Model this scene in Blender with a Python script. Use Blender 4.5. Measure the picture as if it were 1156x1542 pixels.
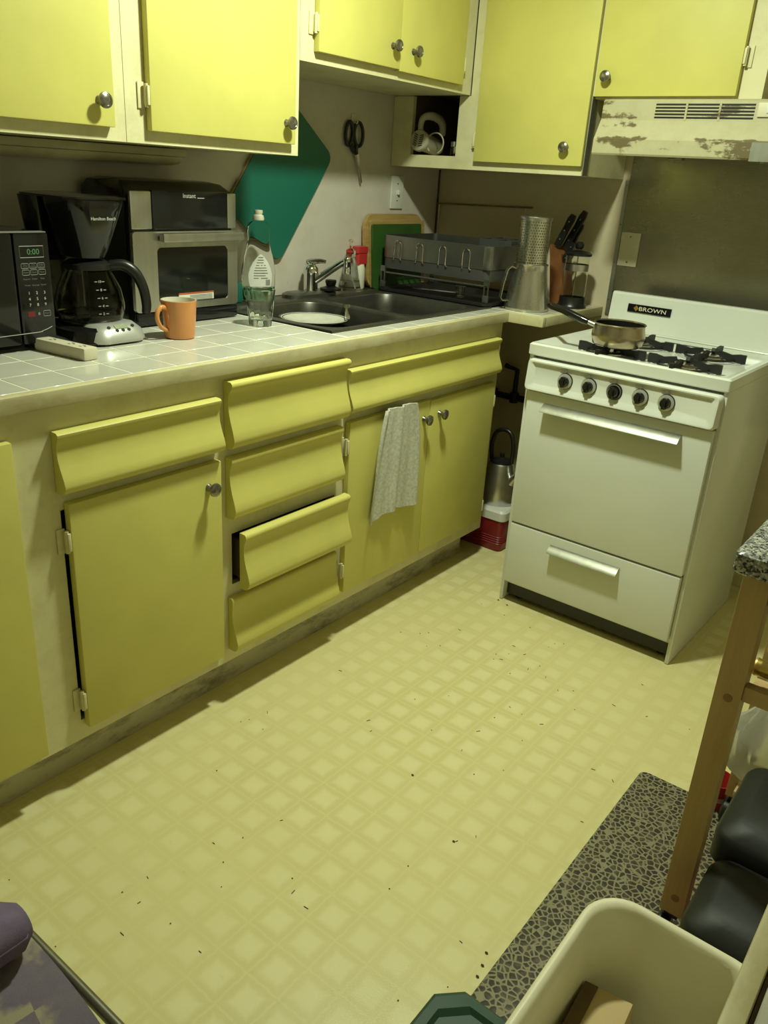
import bpy, bmesh, math, random
from mathutils import Vector, Matrix
random.seed(7)
for o in list(bpy.data.objects): bpy.data.objects.remove(o, do_unlink=True)
S = bpy.context.scene
COL = S.collection

# ------------------------------------------------------------------ camera
cd = bpy.data.cameras.new('camera'); cam = bpy.data.objects.new('camera', cd); COL.objects.link(cam)
cd.sensor_fit = 'VERTICAL'; cd.sensor_height = 36.0; cd.lens = 1226.94/1542*36.0; cd.clip_start = 0.02
R_ = Vector((0.78605594, 0.61536563, 0.05866175)); U_ = Vector((-0.27826859, 0.26751467, 0.92249797)); F_ = Vector((-0.55198066, 0.74145873, -0.38151842))
cam.matrix_world = Matrix(((R_.x, U_.x, -F_.x, 2.0013), (R_.y, U_.y, -F_.y, 0.0), (R_.z, U_.z, -F_.z, 1.31254), (0, 0, 0, 1)))
S.camera = cam

# ------------------------------------------------------------------ light and exposure
w = bpy.data.worlds.new('world'); S.world = w; w.use_nodes = True
bg = w.node_tree.nodes['Background']; bg.inputs[0].default_value = (0.9, 1.0, 0.78, 1); bg.inputs[1].default_value = 0.02
LCOL = (0.89, 1.0, 0.765)
def area(name, loc, size, power, target=None):
    l = bpy.data.lights.new(name, 'AREA'); l.shape = 'DISK'; l.size = size; l.energy = power; l.color = LCOL
    o = bpy.data.objects.new(name, l); COL.objects.link(o); o.location = loc
    return o
area('ceiling_lamp_light', (1.00, 1.56, 2.195), 0.14, 32.5)
S.view_settings.view_transform = 'Standard'; S.view_settings.look = 'None'
S.view_settings.exposure = 0.0; S.view_settings.gamma = 1.0; S.view_settings.use_curve_mapping = False

# ------------------------------------------------------------------ materials
def lin(c):
    return tuple(((v/255)/12.92 if v/255 <= 0.04045 else ((v/255+0.055)/1.055)**2.4) for v in c)
class NT:
    def __init__(s, name):
        s.m = bpy.data.materials.new(name); s.m.use_nodes = True; s.t = s.m.node_tree; s.b = s.t.nodes['Principled BSDF']
    def n(s, typ, **kw):
        nd = s.t.nodes.new(typ)
        for k, v in kw.items():
            if k.startswith('i_'):
                key = k[2:]; nd.inputs[int(key) if key.isdigit() else key.replace('_', ' ')].default_value = v
            else: setattr(nd, k, v)
        return nd
    def l(s, a, b): s.t.links.new(a, b)
    def pos(s): return s.n('ShaderNodeNewGeometry').outputs['Position']
    def obj(s): return s.n('ShaderNodeTexCoord').outputs['Object']
    def scale(s, vec, sc):
        m = s.n('ShaderNodeMapping'); m.inputs['Scale'].default_value = sc; s.l(vec, m.inputs['Vector']); return m.outputs[0]
    def noise(s, vec, scale, detail=4, rough=0.6):
        nd = s.n('ShaderNodeTexNoise'); nd.inputs['Scale'].default_value = scale; nd.inputs['Detail'].default_value = detail; nd.inputs['Roughness'].default_value = rough
        s.l(vec, nd.inputs['Vector']); return nd.outputs['Fac']
    def ramp(s, fac, stops):
        r = s.n('ShaderNodeValToRGB'); e = r.color_ramp.elements
        while len(e) < len(stops): e.new(0.5)
        for k, (p, c) in enumerate(stops):
            e[k].position = p; e[k].color = (*c, 1) if len(c) == 3 else c
        s.l(fac, r.inputs['Fac']); return r.outputs['Color']
    def mix(s, fac, a, b):
        m = s.n('ShaderNodeMix', data_type='RGBA')
        for inp, v in ((m.inputs['Factor'], fac), (m.inputs[6], a), (m.inputs[7], b)):
            if hasattr(v, 'links'): s.l(v, inp)
            else: inp.default_value = (*v, 1) if isinstance(v, tuple) and len(v) == 3 else v
        return m.outputs[2]
    def math(s, op, a, b=None):
        m = s.n('ShaderNodeMath', operation=op)
        for i, v in enumerate((a, b)):
            if v is None: continue
            if hasattr(v, 'links'): s.l(v, m.inputs[i])
            else: m.inputs[i].default_value = v
        return m.outputs[0]
    def bump(s, h, strength, dist=0.002):
        b = s.n('ShaderNodeBump'); b.inputs['Strength'].default_value = strength; b.inputs['Distance'].default_value = dist
        s.l(h, b.inputs['Height']); s.l(b.outputs[0], s.b.inputs['Normal'])
    def set(s, color=None, rough=None, metal=None, **kw):
        I = s.b.inputs
        if color is not None:
            if hasattr(color, 'links'): s.l(color, I['Base Color'])
            else: I['Base Color'].default_value = (*color, 1)
        for key, v in (('Roughness', rough), ('Metallic', metal)):
            if v is None: continue
            if hasattr(v, 'links'): s.l(v, I[key])
            else: I[key].default_value = v
        for k, v in kw.items(): I[k.replace('_', ' ')].default_value = v
        return s.m

def plain(name, c, rough=0.5, metal=0.0, var=0.12, sc=14, bump=0.0, bsc=80, **kw):
    t = NT(name); p = t.pos()
    f = t.noise(p, sc)
    a = tuple(max(0, v*(1-var)) for v in c); b = tuple(min(1, v*(1+var)) for v in c)
    col = t.ramp(f, [(0.3, a), (0.7, b)])
    if bump: t.bump(t.noise(p, bsc, 3), bump, 0.001)
    return t.set(col, rough, metal, **kw)

def painted(name, c, dirt, amount=0.5, rough=0.5, streak=(1, 1, 1), sc=9, bump=0.15):
    t = NT(name); p = t.pos()
    f = t.noise(t.scale(p, streak), sc, 8, 0.7)
    col = t.ramp(f, [(0.34, tuple(a*(1-amount)+b*amount for a, b in zip(c, dirt))), (0.52, c), (1.0, tuple(min(1, v*1.05) for v in c))])
    t.bump(t.noise(p, 130, 3), bump, 0.0008)
    return t.set(col, rough)

M = {}
M['yellow'] = plain('yellow_door_paint', (0.60, 0.552, 0.143), 0.5, var=0.06, sc=5, bump=0.12, bsc=90)
M['frame'] = painted('cream_frame_paint', (0.68, 0.63, 0.37), (0.46, 0.40, 0.21), 0.4, 0.55)
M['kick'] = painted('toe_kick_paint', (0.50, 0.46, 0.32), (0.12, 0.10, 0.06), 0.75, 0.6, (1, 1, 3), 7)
M['inside'] = plain('brown_cabinet_interior', (0.085, 0.06, 0.03), 0.8)
M['edge'] = painted('countertop_edge_paint', (0.58, 0.53, 0.31), (0.33, 0.24, 0.10), 0.5, 0.5, (1, 0.4, 1), 14)
M['grout'] = plain('tile_grout', (0.74, 0.72, 0.56), 0.8)
M['tile'] = plain('glazed_white_tile', (0.56, 0.54, 0.46), 0.16, var=0.04, sc=20)
M['steel'] = plain('stainless_steel', (0.55, 0.54, 0.50), 0.30, 1.0, var=0.1, sc=30)
M['steel_dark'] = plain('dull_dark_steel', (0.22, 0.215, 0.19), 0.34, 0.9, var=0.15, sc=10)
M['sinksteel'] = plain('used_sink_steel', (0.13, 0.125, 0.105), 0.38, 0.85, var=0.2, sc=12)
M['chrome'] = plain('chrome', (0.72, 0.72, 0.70), 0.1, 1.0, var=0.03)
M['black'] = plain('black_plastic', (0.010, 0.010, 0.009), 0.35, var=0.1)
M['gloss_black'] = plain('gloss_black_plastic', (0.008, 0.008, 0.008), 0.12, var=0.1)
M['iron'] = plain('black_cast_iron', (0.007, 0.0065, 0.006), 0.6, var=0.2, bump=0.3)
M['lid_grey'] = plain('dark_grey_plastic', (0.05, 0.05, 0.045), 0.5, var=0.1)
M['lid_black'] = plain('black_matte_plastic', (0.007, 0.008, 0.0065), 0.55, bump=0.15)
M['enamel'] = plain('white_stove_enamel', (0.66, 0.67, 0.60), 0.22, var=0.03, sc=4)
M['white'] = plain('white_plastic', (0.66, 0.65, 0.58), 0.4, var=0.04)
M['beige'] = plain('aged_beige_plastic', (0.62, 0.58, 0.42), 0.45, var=0.05)
M['orange'] = plain('orange_glaze', (0.62, 0.26, 0.085), 0.15, var=0.05)
M['cream_glaze'] = plain('cream_glaze', (0.7, 0.66, 0.52), 0.2, var=0.04)
M['teal'] = plain('teal_board', (0.007, 0.118, 0.080), 0.45, var=0.06, sc=3)
M['green'] = plain('green_board', (0.03, 0.085, 0.014), 0.5, var=0.1)
M['green_tote'] = plain('dark_green_plastic', (0.012, 0.05, 0.028), 0.55, var=0.1)
M['red'] = plain('red_plastic', (0.48, 0.03, 0.03), 0.4, var=0.08)
M['dkred'] = plain('dark_red_plastic', (0.22, 0.012, 0.016), 0.4, var=0.08)
M['pink'] = plain('pink_plastic', (0.72, 0.42, 0.40), 0.4, var=0.05)
M['knob'] = plain('antiqued_knob_metal', (0.25, 0.23, 0.19), 0.26, 0.85, var=0.4, sc=60)
M['brass'] = plain('aged_brass', (0.40, 0.28, 0.10), 0.35, 1.0, var=0.2)
M['gold'] = plain('gold_foil', (0.62, 0.44, 0.12), 0.3, 0.9, var=0.1)
M['bottle'] = plain('dark_bottle_glass', (0.012, 0.012, 0.008), 0.1, var=0.1)
M['towel'] = plain('terry_towel', (0.52, 0.51, 0.42), 0.95, var=0.22, sc=120, bump=0.9, bsc=420)
M['purple'] = plain('purple_fabric', (0.15, 0.11, 0.19), 0.9, var=0.2, sc=30, bump=0.5, bsc=500)
M['orangewood'] = plain('knife_block_wood', (0.20, 0.075, 0.024), 0.45, var=0.2, sc=25)
M['card'] = plain('tan_cardboard', (0.55, 0.41, 0.20), 0.8, var=0.06)
M['shade_socket_brown'] = plain('edge_shade_and_socket_brown', (0.13, 0.08, 0.03), 0.8, var=0.15)  # painted edge shade of the carton, also the brown of the power strip sockets
M['bin'] = plain('white_bin_plastic', (0.80, 0.75, 0.56), 0.4, var=0.03)
M['display'] = plain('black_display', (0.004, 0.005, 0.004), 0.08)
M['print'] = plain('white_print', (0.50, 0.50, 0.46), 0.6)
M['greyprint'] = plain('grey_print', (0.16, 0.16, 0.14), 0.6)
M['redprint'] = plain('red_print', (0.16, 0.008, 0.008), 0.6)
M['orangeprint'] = plain('orange_print', (0.42, 0.10, 0.03), 0.6)
M['silver'] = plain('silver_plastic', (0.50, 0.50, 0.46), 0.32, 0.5, var=0.05)
M['lcd'] = plain('lcd_panel', (0.30, 0.33, 0.22), 0.2, var=0.1, sc=90)
M['ceramic'] = plain('white_ceramic', (0.66, 0.65, 0.54), 0.2)
M['sponge'] = plain('orange_food_scrap', (0.36, 0.16, 0.04), 0.9)
def left_wall():
    t = NT('cream_wall_paint_with_chips'); p = t.pos(); sx = t.n('ShaderNodeSeparateXYZ'); t.l(p, sx.inputs[0])
    f = t.noise(p, 9, 8, 0.7)
    col = t.ramp(f, [(0.34, (0.52, 0.465, 0.385)), (0.52, (0.56, 0.51, 0.44)), (1.0, (0.585, 0.535, 0.46))])
    zz = t.math('MULTIPLY', t.math('SUBTRACT', 1.075, sx.outputs[2]), 0.9)
    k = t.math('ADD', t.noise(p, 20, 5, 0.65), t.math('MINIMUM', zz, 0.13))
    chip = t.ramp(k, [(0.735, (0, 0, 0)), (0.75, (0.8, 0.8, 0.8))])
    col = t.mix(chip, col, (0.26, 0.20, 0.12))
    t.bump(t.noise(p, 130, 3), 0.15, 0.0008)
    return t.set(col, 0.7)
M['wall'] = left_wall()
M['wallback'] = painted('dull_back_wall_paint', (0.62, 0.53, 0.36), (0.50, 0.41, 0.24), 0.4, 0.65, (1, 1, 2), 4)
M['ceil'] = plain('ceiling_paint', (0.82, 0.79, 0.68), 0.9, var=0.03)
M['wallplain'] = plain('white_wall_paint', (0.80, 0.77, 0.66), 0.8, var=0.03)
M['silicone'] = plain('seam_brown', (0.10, 0.06, 0.03), 0.7)
M['dirt'] = plain('dark_crumbs', (0.06, 0.045, 0.02), 0.9)

def glass(name, tint=(0.93, 0.96, 0.90), rough=0.02, ior=1.45, alpha=1.0):
    t = NT(name); f = t.noise(t.pos(), 40)
    col = t.ramp(f, [(0, tuple(v*0.97 for v in tint)), (1, tint)])
    return t.set(col, rough, 0, Transmission_Weight=1.0, IOR=ior)
M['glass'] = glass('clear_glass'); M['thin'] = glass('thin_clear_plastic', (0.95, 0.97, 0.92), 0.02, 1.16)
M['smoke'] = glass('smoky_carafe_glass', (0.80, 0.80, 0.70), 0.02, 1.2)
M['soapgreen'] = glass('green_dish_soap', (0.25, 0.75, 0.5), 0.05, 1.33)
M['soapwater'] = glass('thin_coffee', (0.62, 0.60, 0.42), 0.02, 1.3)
M['bag'] = glass('clear_plastic_bag', (0.8, 0.8, 0.72), 0.25, 1.15); M['bag'].node_tree.nodes['Principled BSDF'].inputs['Transmission Weight'].default_value = 0.6
M['mixer'] = plain('dimmed_white_plastic', (0.44, 0.41, 0.29), 0.45, var=0.04)  # white plastic, with the cubby's dimness put into the colour

def emit(name, c, s):
    t = NT(name); f = t.noise(t.pos(), 5); col = t.ramp(f, [(0, c), (1, c)])
    t.l(col, t.b.inputs['Emission Color']); t.b.inputs['Emission Strength'].default_value = s
    return t.set((0.02, 0.02, 0.02), 0.5)
M['led'] = emit('green_led_digits', (0.25, 0.75, 0.2), 0.22)
M['lampglass'] = emit('lit_lamp_glass', (0.97, 1.0, 0.62), 2.0)

def floor_mat():
    t = NT('patterned_vinyl_floor'); p = t.pos(); sx = t.n('ShaderNodeSeparateXYZ'); t.l(p, sx.inputs[0])
    warp = t.noise(p, 60, 2)
    def cell(o, off):
        u = t.math('DIVIDE', t.math('SUBTRACT', o, off), 0.0752)
        u = t.math('ADD', u, t.math('MULTIPLY', t.math('SUBTRACT', warp, 0.5), 0.14))
        return t.math('ABSOLUTE', t.math('SUBTRACT', t.math('FRACT', t.math('ADD', u, 0.5)), 0.5))   # 0 at the square's centre
    ax = cell(sx.outputs[0], 0.906); ay = cell(sx.outputs[1], 0.587)
    m = t.math('MAXIMUM', ax, ay)
    col = t.ramp(m, [(0.0, (0.73, 0.665, 0.36)), (0.235, (0.72, 0.65, 0.345)), (0.365, (0.645, 0.57, 0.265)), (0.455, (0.64, 0.565, 0.26)), (0.485, (0.675, 0.60, 0.29)), (0.5, (0.68, 0.605, 0.295))])
    big = t.noise(p, 2.2, 4)
    worn = t.mix(t.ramp(big, [(0.40, (0.0, 0.0, 0.0)), (0.62, (0.6, 0.6, 0.6))]), col, (0.675, 0.605, 0.29))
    dirt = t.noise(p, 38, 8, 0.75)
    fin = t.mix(t.ramp(dirt, [(0.60, (0, 0, 0)), (0.78, (0.35, 0.35, 0.35))]), worn, (0.42, 0.36, 0.14))
    t.bump(t.noise(p, 300, 3), 0.25, 0.0008)
    rr = t.ramp(t.noise(p, 260, 3), [(0.3, (0.30, 0.30, 0.30)), (0.7, (0.48, 0.48, 0.48))])
    return t.set(fin, rr, Specular_IOR_Level=0.35)
M['floor'] = floor_mat()

def pebble():
    t = NT('pebble_print_mat'); p = t.pos(); wv = t.scale(p, (1, 1, 1))
    v = t.n('ShaderNodeTexVoronoi', feature='DISTANCE_TO_EDGE'); v.inputs['Scale'].default_value = 80; t.l(wv, v.inputs['Vector'])
    col = t.ramp(v.outputs['Distance'], [(0.0, (0.27, 0.24, 0.15)), (0.07, (0.25, 0.225, 0.135)), (0.15, (0.028, 0.024, 0.018)), (1, (0.04, 0.034, 0.025))])
    f = t.noise(p, 50)
    col = t.mix(t.ramp(f, [(0.48, (0, 0, 0)), (0.66, (0.4, 0.4, 0.4))]), col, (0.20, 0.175, 0.105))
    t.bump(v.outputs['Distance'], 0.4, 0.002)
    return t.set(col, 0.5)
M['pebble'] = pebble()

def granite():
    t = NT('grey_granite'); p = t.pos()
    v = t.n('ShaderNodeTexVoronoi'); v.inputs['Scale'].default_value = 300; t.l(p, v.inputs['Vector'])
    s1 = t.n('ShaderNodeSeparateColor'); t.l(v.outputs['Color'], s1.inputs[0])
    col = t.ramp(s1.outputs[0], [(0.15, (0.02, 0.02, 0.02)), (0.4, (0.15, 0.15, 0.14)), (0.65, (0.30, 0.30, 0.28)), (0.95, (0.52, 0.52, 0.48))])
    return t.set(col, 0.25)
M['granite'] = granite()

def wood(name, a, b, streak, sc=6, rough=0.5):
    t = NT(name); p = t.scale(t.pos(), streak)
    f = t.noise(p, sc, 6, 0.65)
    return t.set(t.ramp(f, [(0.3, a), (0.7, b)]), rough)
M['cartwood_v'] = wood('pine_vertical_grain', (0.43, 0.29, 0.12), (0.54, 0.38, 0.17), (8, 8, 0.6))
M['cartwood_h'] = wood('pine_grain_along_rail', (0.43, 0.29, 0.12), (0.54, 0.38, 0.17), (0.6, 8, 8))
M['bamboo'] = wood('bamboo_grain', (0.30, 0.19, 0.06), (0.45, 0.31, 0.11), (8, 1, 12))
M['plug'] = wood('dark_dowel_plug', (0.20, 0.11, 0.035), (0.30, 0.18, 0.06), (5, 5, 5))

def brushed(name, c, rough, streak, dirt=None):
    t = NT(name); p = t.pos()
    f = t.noise(t.scale(p, streak), 40, 4)
    g = t.noise(p, 3.0, 6, 0.65)
    col = t.ramp(f, [(0.3, tuple(v*0.82 for v in c)), (0.7, c)])
    if dirt: col = t.mix(t.ramp(g, [(0.45, (0, 0, 0)), (0.7, (0.55, 0.55, 0.55))]), col, dirt)
    r = t.ramp(g, [(0.3, (rough*0.8,)*3), (0.7, (min(1, rough*1.35),)*3)])
    return t.set(col, r, 0.95)
M['panel'] = brushed('smeared_stainless_sheet', (0.38, 0.37, 0.29), 0.26, (1, 1, 14), (0.24, 0.225, 0.16))
M['ovensteel'] = brushed('brushed_appliance_steel', (0.50, 0.49, 0.43), 0.3, (1, 1, 0.05))
M['jugsteel'] = brushed('brushed_jug_steel', (0.58, 0.55, 0.46), 0.24, (1, 1, 0.05))
M['pansteel'] = brushed('stained_pan_steel', (0.55, 0.50, 0.38), 0.2, (1, 1, 1), (0.30, 0.20, 0.08))
M['trim'] = brushed('dull_aluminium_trim', (0.42, 0.42, 0.36), 0.4, (1, 1, 0.1))

def hood_mat():
    t = NT('greasy_peeling_hood_enamel'); p = t.pos(); sx = t.n('ShaderNodeSeparateXYZ'); t.l(p, sx.inputs[0])
    f = t.noise(t.scale(p, (0.55, 1, 1.5)), 7.5, 8, 0.62); g = t.noise(p, 26, 6, 0.7)
    edge = t.ramp(t.math('DIVIDE', t.math('SUBTRACT', sx.outputs[2], 1.40), 0.17), [(0.0, (0.11,)*3), (0.33, (0.10,)*3), (0.38, (0.0,)*3), (0.62, (0.0,)*3), (0.66, (0.09,)*3), (1.0, (0.05,)*3)])
    k = t.math('ADD', t.math('ADD', t.math('MULTIPLY', f, 0.8), t.math('MULTIPLY', g, 0.2)), edge)
    stain = t.ramp(k, [(0.625, (0, 0, 0)), (0.655, (0.95, 0.95, 0.95))])
    haze = t.ramp(g, [(0.42, (0, 0, 0)), (0.7, (0.35, 0.35, 0.35))])
    col = t.mix(haze, (0.44, 0.41, 0.25), (0.33, 0.28, 0.14))
    col = t.mix(stain, col, (0.11, 0.08, 0.03))
    t.bump(k, 0.15, 0.001)
    return t.set(col, 0.42)
M['hood'] = hood_mat()

def seat_fabric():
    t = NT('purple_fabric_with_cream_blocks'); p = t.pos()
    br = t.n('ShaderNodeTexChecker'); br.inputs['Scale'].default_value = 22
    mp = t.n('ShaderNodeMapping'); mp.inputs['Rotation'].default_value = (0, 0, 0.2); t.l(p, mp.inputs[0]); t.l(mp.outputs[0], br.inputs['Vector'])
    n = t.noise(p, 9)
    mask = t.math('MULTIPLY', br.outputs['Fac'], t.ramp(n, [(0.50, (0, 0, 0)), (0.56, (1, 1, 1))]))
    base = t.ramp(t.noise(p, 14), [(0.3, (0.14, 0.115, 0.165)), (0.7, (0.20, 0.165, 0.20))])
    col = t.mix(mask, base, (0.34, 0.30, 0.20))
    t.bump(t.noise(p, 500), 0.4, 0.001)
    return t.set(col, 0.9)
M['seat'] = seat_fabric()

def perforated():
    t = NT('perforated_steel'); uv = t.n('ShaderNodeTexCoord').outputs['UV']
    mp = t.scale(uv, (38, 19, 1)); sx = t.n('ShaderNodeSeparateXYZ'); t.l(mp, sx.inputs[0])
    row = t.math('FLOOR', sx.outputs[1]); off = t.math('MULTIPLY', t.math('MODULO', row, 2.0), 0.5)
    u = t.math('SUBTRACT', t.math('FRACT', t.math('ADD', sx.outputs[0], off)), 0.5); v = t.math('SUBTRACT', t.math('FRACT', sx.outputs[1]), 0.5)
    d = t.math('ADD', t.math('MULTIPLY', u, u), t.math('MULTIPLY', v, v))
    hole = t.math('GREATER_THAN', d, 0.085)
    t.l(hole, t.b.inputs['Alpha'])
    return t.set((0.62, 0.61, 0.52), 0.25, 1.0)
M['perf'] = perforated()

# ------------------------------------------------------------------ mesh helpers
def rrect(x0, x1, y0, y1, r, n=5):
    r = min(r, (x1-x0)/2-1e-5, (y1-y0)/2-1e-5); pts = []
    for cx, cy, a0 in ((x1-r, y1-r, 0), (x0+r, y1-r, 90), (x0+r, y0+r, 180), (x1-r, y0+r, 270)):
        for k in range(n+1):
            a = math.radians(a0+90*k/n); pts.append((cx+r*math.cos(a), cy+r*math.sin(a)))
    return pts
class MB:
    def __init__(s): s.bm = bmesh.new()
    def box(s, x0, x1, y0, y1, z0, z1, bev=0.0, seg=2, mat=None):
        b = bmesh.new(); bmesh.ops.create_cube(b, size=1)
        for v in b.verts: v.co = Vector(((x0+x1)/2+v.co.x*(x1-x0), (y0+y1)/2+v.co.y*(y1-y0), (z0+z1)/2+v.co.z*(z1-z0)))
        if bev: bmesh.ops.bevel(b, geom=list(b.edges), offset=bev, segments=seg, profile=0.6, affect='EDGES')
        s.merge(b, mat); return s
    def merge(s, b, mat=None):
        if mat is not None: bmesh.ops.transform(b, matrix=mat, verts=list(b.verts))
        me = bpy.data.meshes.new('t'); b.to_mesh(me); b.free(); s.bm.from_mesh(me); bpy.data.meshes.remove(me)
    def loft(s, rings, cap0=True, cap1=True, closed=False):
        bm = s.bm; rv = [[bm.verts.new(p) for p in r] for r in rings]; n = len(rv[0])
        seq = list(zip(rv, rv[1:]+([rv[0]] if closed else []))) if closed else list(zip(rv, rv[1:]))
        for a, b in seq:
            for i in range(n):
                j = (i+1) % n
                try: bm.faces.new((a[i], a[j], b[j], b[i]))
                except ValueError: pass
        if cap0 and not closed: bm.faces.new(list(reversed(rv[0])))
        if cap1 and not closed: bm.faces.new(rv[-1])
        return s
    def prism(s, poly, axis, a0, a1):
        def P(u, v, a): return {'x': (a, u, v), 'y': (u, a, v), 'z': (u, v, a)}[axis]
        return s.loft([[P(u, v, a0) for u, v in poly], [P(u, v, a1) for u, v in poly]])
    def tube(s, pts, r, n=10, closed=False):
        pts = [Vector(p) for p in pts]; rings = []; prev = None
        if not closed and len(pts) >= 4:      # smooth the path through its points
            rr_ = r if isinstance(r, (list, tuple)) else [r]*len(pts); q, qr, K = [], [], 4
            for i in range(len(pts)-1):
                a, b, c, d = pts[max(i-1, 0)], pts[i], pts[i+1], pts[min(i+2, len(pts)-1)]
                for k in range(K):
                    t = k/K; q.append(0.5*((2*b)+(c-a)*t+(2*a-5*b+4*c-d)*t*t+(3*b-a-3*c+d)*t*t*t)); qr.append(rr_[i]+(rr_[i+1]-rr_[i])*t)
            pts = q+[pts[-1]]; r = qr+[rr_[-1]]
        m = len(pts)
        for i, p in enumerate(pts):
            if closed: d = (pts[(i+1) % m]-pts[i-1])
            else: d = pts[min(i+1, m-1)]-pts[max(i-1, 0)]
            d.normalize()
            if prev is None:
                up = Vector((0, 0, 1)) if abs(d.z) < 0.9 else Vector((1, 0, 0)); u = d.cross(up).normalized()
            else: u = (prev-d*prev.dot(d)).normalized()
            prev = u; v = d.cross(u); rr = r[i] if isinstance(r, (list, tuple)) else r
            rings.append([p+(u*math.cos(2*math.pi*k/n)+v*math.sin(2*math.pi*k/n))*rr for k in range(n)])
        return s.loft(rings, closed=closed)
    def lathe(s, prof, c=(0, 0, 0), axis='z', n=32, cap0=False, cap1=False):
        c = Vector(c)
        def P(r, h, a):
            x, y = r*math.cos(a), r*math.sin(a)
            return c+Vector({'z': (x, y, h), 'x': (h, x, y), 'y': (x, -h, y)}[axis])   # 'y' points towards -Y
        rings = [[P(max(r, 1e-5), h, 2*math.pi*k/n) for k in range(n)] for r, h in prof]
        return s.loft(rings, cap0, cap1)
    def text(s, body, size, matrix, align='CENTER', depth=0.0004):
        cu = bpy.data.curves.new('t', 'FONT'); cu.body = body; cu.size = size; cu.extrude = depth; cu.align_x = align; cu.align_y = 'CENTER'; cu.resolution_u = 3
        o = bpy.data.objects.new('t', cu); COL.objects.link(o); bpy.context.view_layer.update()
        me = bpy.data.meshes.new_from_object(o.evaluated_get(bpy.context.evaluated_depsgraph_get()))
        b = bmesh.new(); b.from_mesh(me); bpy.data.meshes.remove(me); bpy.data.objects.remove(o); bpy.data.curves.remove(cu)
        s.merge(b, matrix); return s
    def mesh(s, name, smooth=True, ang=40):
        bmesh.ops.remove_doubles(s.bm, verts=list(s.bm.verts), dist=1e-6)
        bmesh.ops.recalc_face_normals(s.bm, faces=list(s.bm.faces))
        me = bpy.data.meshes.new(name); s.bm.to_mesh(me); s.bm.free()
        if smooth:
            for p in me.polygons: p.use_smooth = True
            try: me.set_sharp_from_angle(angle=math.radians(ang))
            except Exception: pass
        return me
def facing(loc, d='x'):
    """matrix of a flat text or print at loc that faces +X or -Y or +Z"""
    c = {'x': ((0, 0, 1), (1, 0, 0), (0, 1, 0)), '-y': ((1, 0, 0), (0, 0, -1), (0, 1, 0)), 'z': ((1, 0, 0), (0, 1, 0), (0, 0, 1))}[d]
    return Matrix.Translation(loc) @ Matrix(((*c[0], 0), (*c[1], 0), (*c[2], 0), (0, 0, 0, 1)))
def root_loc(o):
    while o.parent: o = o.parent
    return o.location
def link(name, me, m, parent=None):
    me.materials.append(M[m] if isinstance(m, str) else m)
    o = bpy.data.objects.new(name, me); COL.objects.link(o)
    if parent: o.parent = parent
    return o
def part(name, mb, m, parent, smooth=True, local=False, label=None, ang=40):
    """one mesh part, given in world coordinates unless local"""
    if not local:
        L = root_loc(parent); bmesh.ops.translate(mb.bm, verts=list(mb.bm.verts), vec=-Vector(L))
    o = link(name, mb.mesh(name, smooth, ang), m, parent)
    if label: o['label'] = label
    return o
def thing(name, label, cat, loc=(0, 0, 0), rz=0.0, group=None):
    o = bpy.data.objects.new(name, None); COL.objects.link(o); o.location = loc; o.rotation_euler = (0, 0, rz); o.empty_display_size = 0.05
    o['label'] = label; o['category'] = cat
    if group: o['group'] = group
    return o
def single(name, mb, m, label, cat, base, group=None, smooth=True, ang=40):
    bmesh.ops.translate(mb.bm, verts=list(mb.bm.verts), vec=-Vector(base))
    o = link(name, mb.mesh(name, smooth, ang), m); o.location = base; o['label'] = label; o['category'] = cat
    if group: o['group'] = group
    return o
def struct(name, mb, m, parent=None, smooth=False):
    o = link(name, mb.mesh(name, smooth), m, parent)
    if not parent: o['kind'] = 'structure'
    return o
# ================================================================== THE ROOM
XW, YB, XR, YF, ZC = -0.02, 2.945, 2.85, -1.3, 2.30
struct('floor', MB().box(XW-0.1, XR+0.1, YF-0.1, YB+0.1, -0.05, 0.0), 'floor')
struct('ceiling', MB().box(XW-0.1, XR+0.1, YF-0.1, YB+0.1, ZC, ZC+0.05), 'ceil')
struct('wall_left', MB().box(XW-0.1, XW, YF-0.1, YB+0.1, 0, ZC), 'wall')
struct('wall_back', MB().box(XW, XR+0.1, YB, YB+0.1, 0, ZC), 'wallback')
struct('wall_right', MB().box(XR, XR+0.1, YF-0.1, YB, 0, ZC), 'wallplain')
struct('wall_front', MB().box(XW, XR, YF-0.1, YF, 0, ZC), 'wallplain')
struct('baseboard_back', MB().box(1.40, XR, YB-0.014, YB, 0, 0.10, 0.003), 'frame')
struct('trim_1', MB().box(XW, XW+0.006, YB-0.006, YB, 0.92, 1.345), 'silicone')

# ================================================================== CABINET PIECES
FX = 0.613
def knob_mesh(axis):
    return MB().lathe([(0.0, 0.0), (0.0095, 0.0), (0.0085, 0.003), (0.006, 0.006), (0.006, 0.013), (0.013, 0.017), (0.0165, 0.022), (0.0155, 0.0265), (0.011, 0.0285), (0.010, 0.0275), (0.006, 0.029), (0.0, 0.029)], axis=axis, n=20).mesh('knob')
KX, KY = knob_mesh('x'), knob_mesh('y')
for k_ in (KX, KY): k_.materials.append(M['knob'])
def hinge_mesh(axis):
    m = MB()
    if axis == 'x':
        m.box(0.0, 0.003, -0.022, -0.004, -0.027, 0.027, 0.0013).box(0.0, 0.020, -0.008, -0.001, -0.020, 0.020, 0.002)
        m.lathe([(0.0045, -0.024), (0.0045, 0.024)], (0.012, -0.006, 0), 'z', 10, True, True)
    else:
        m.box(-0.022, -0.004, -0.003, 0.0, -0.027, 0.027, 0.0013).box(-0.008, -0.001, -0.020, 0.0, -0.020, 0.020, 0.002)
        m.lathe([(0.0045, -0.024), (0.0045, 0.024)], (-0.006, -0.012, 0), 'z', 10, True, True)
    me = m.mesh('hinge'); me.materials.append(M['frame']); return me
HX, HY = hinge_mesh('x'), hinge_mesh('y')
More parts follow.
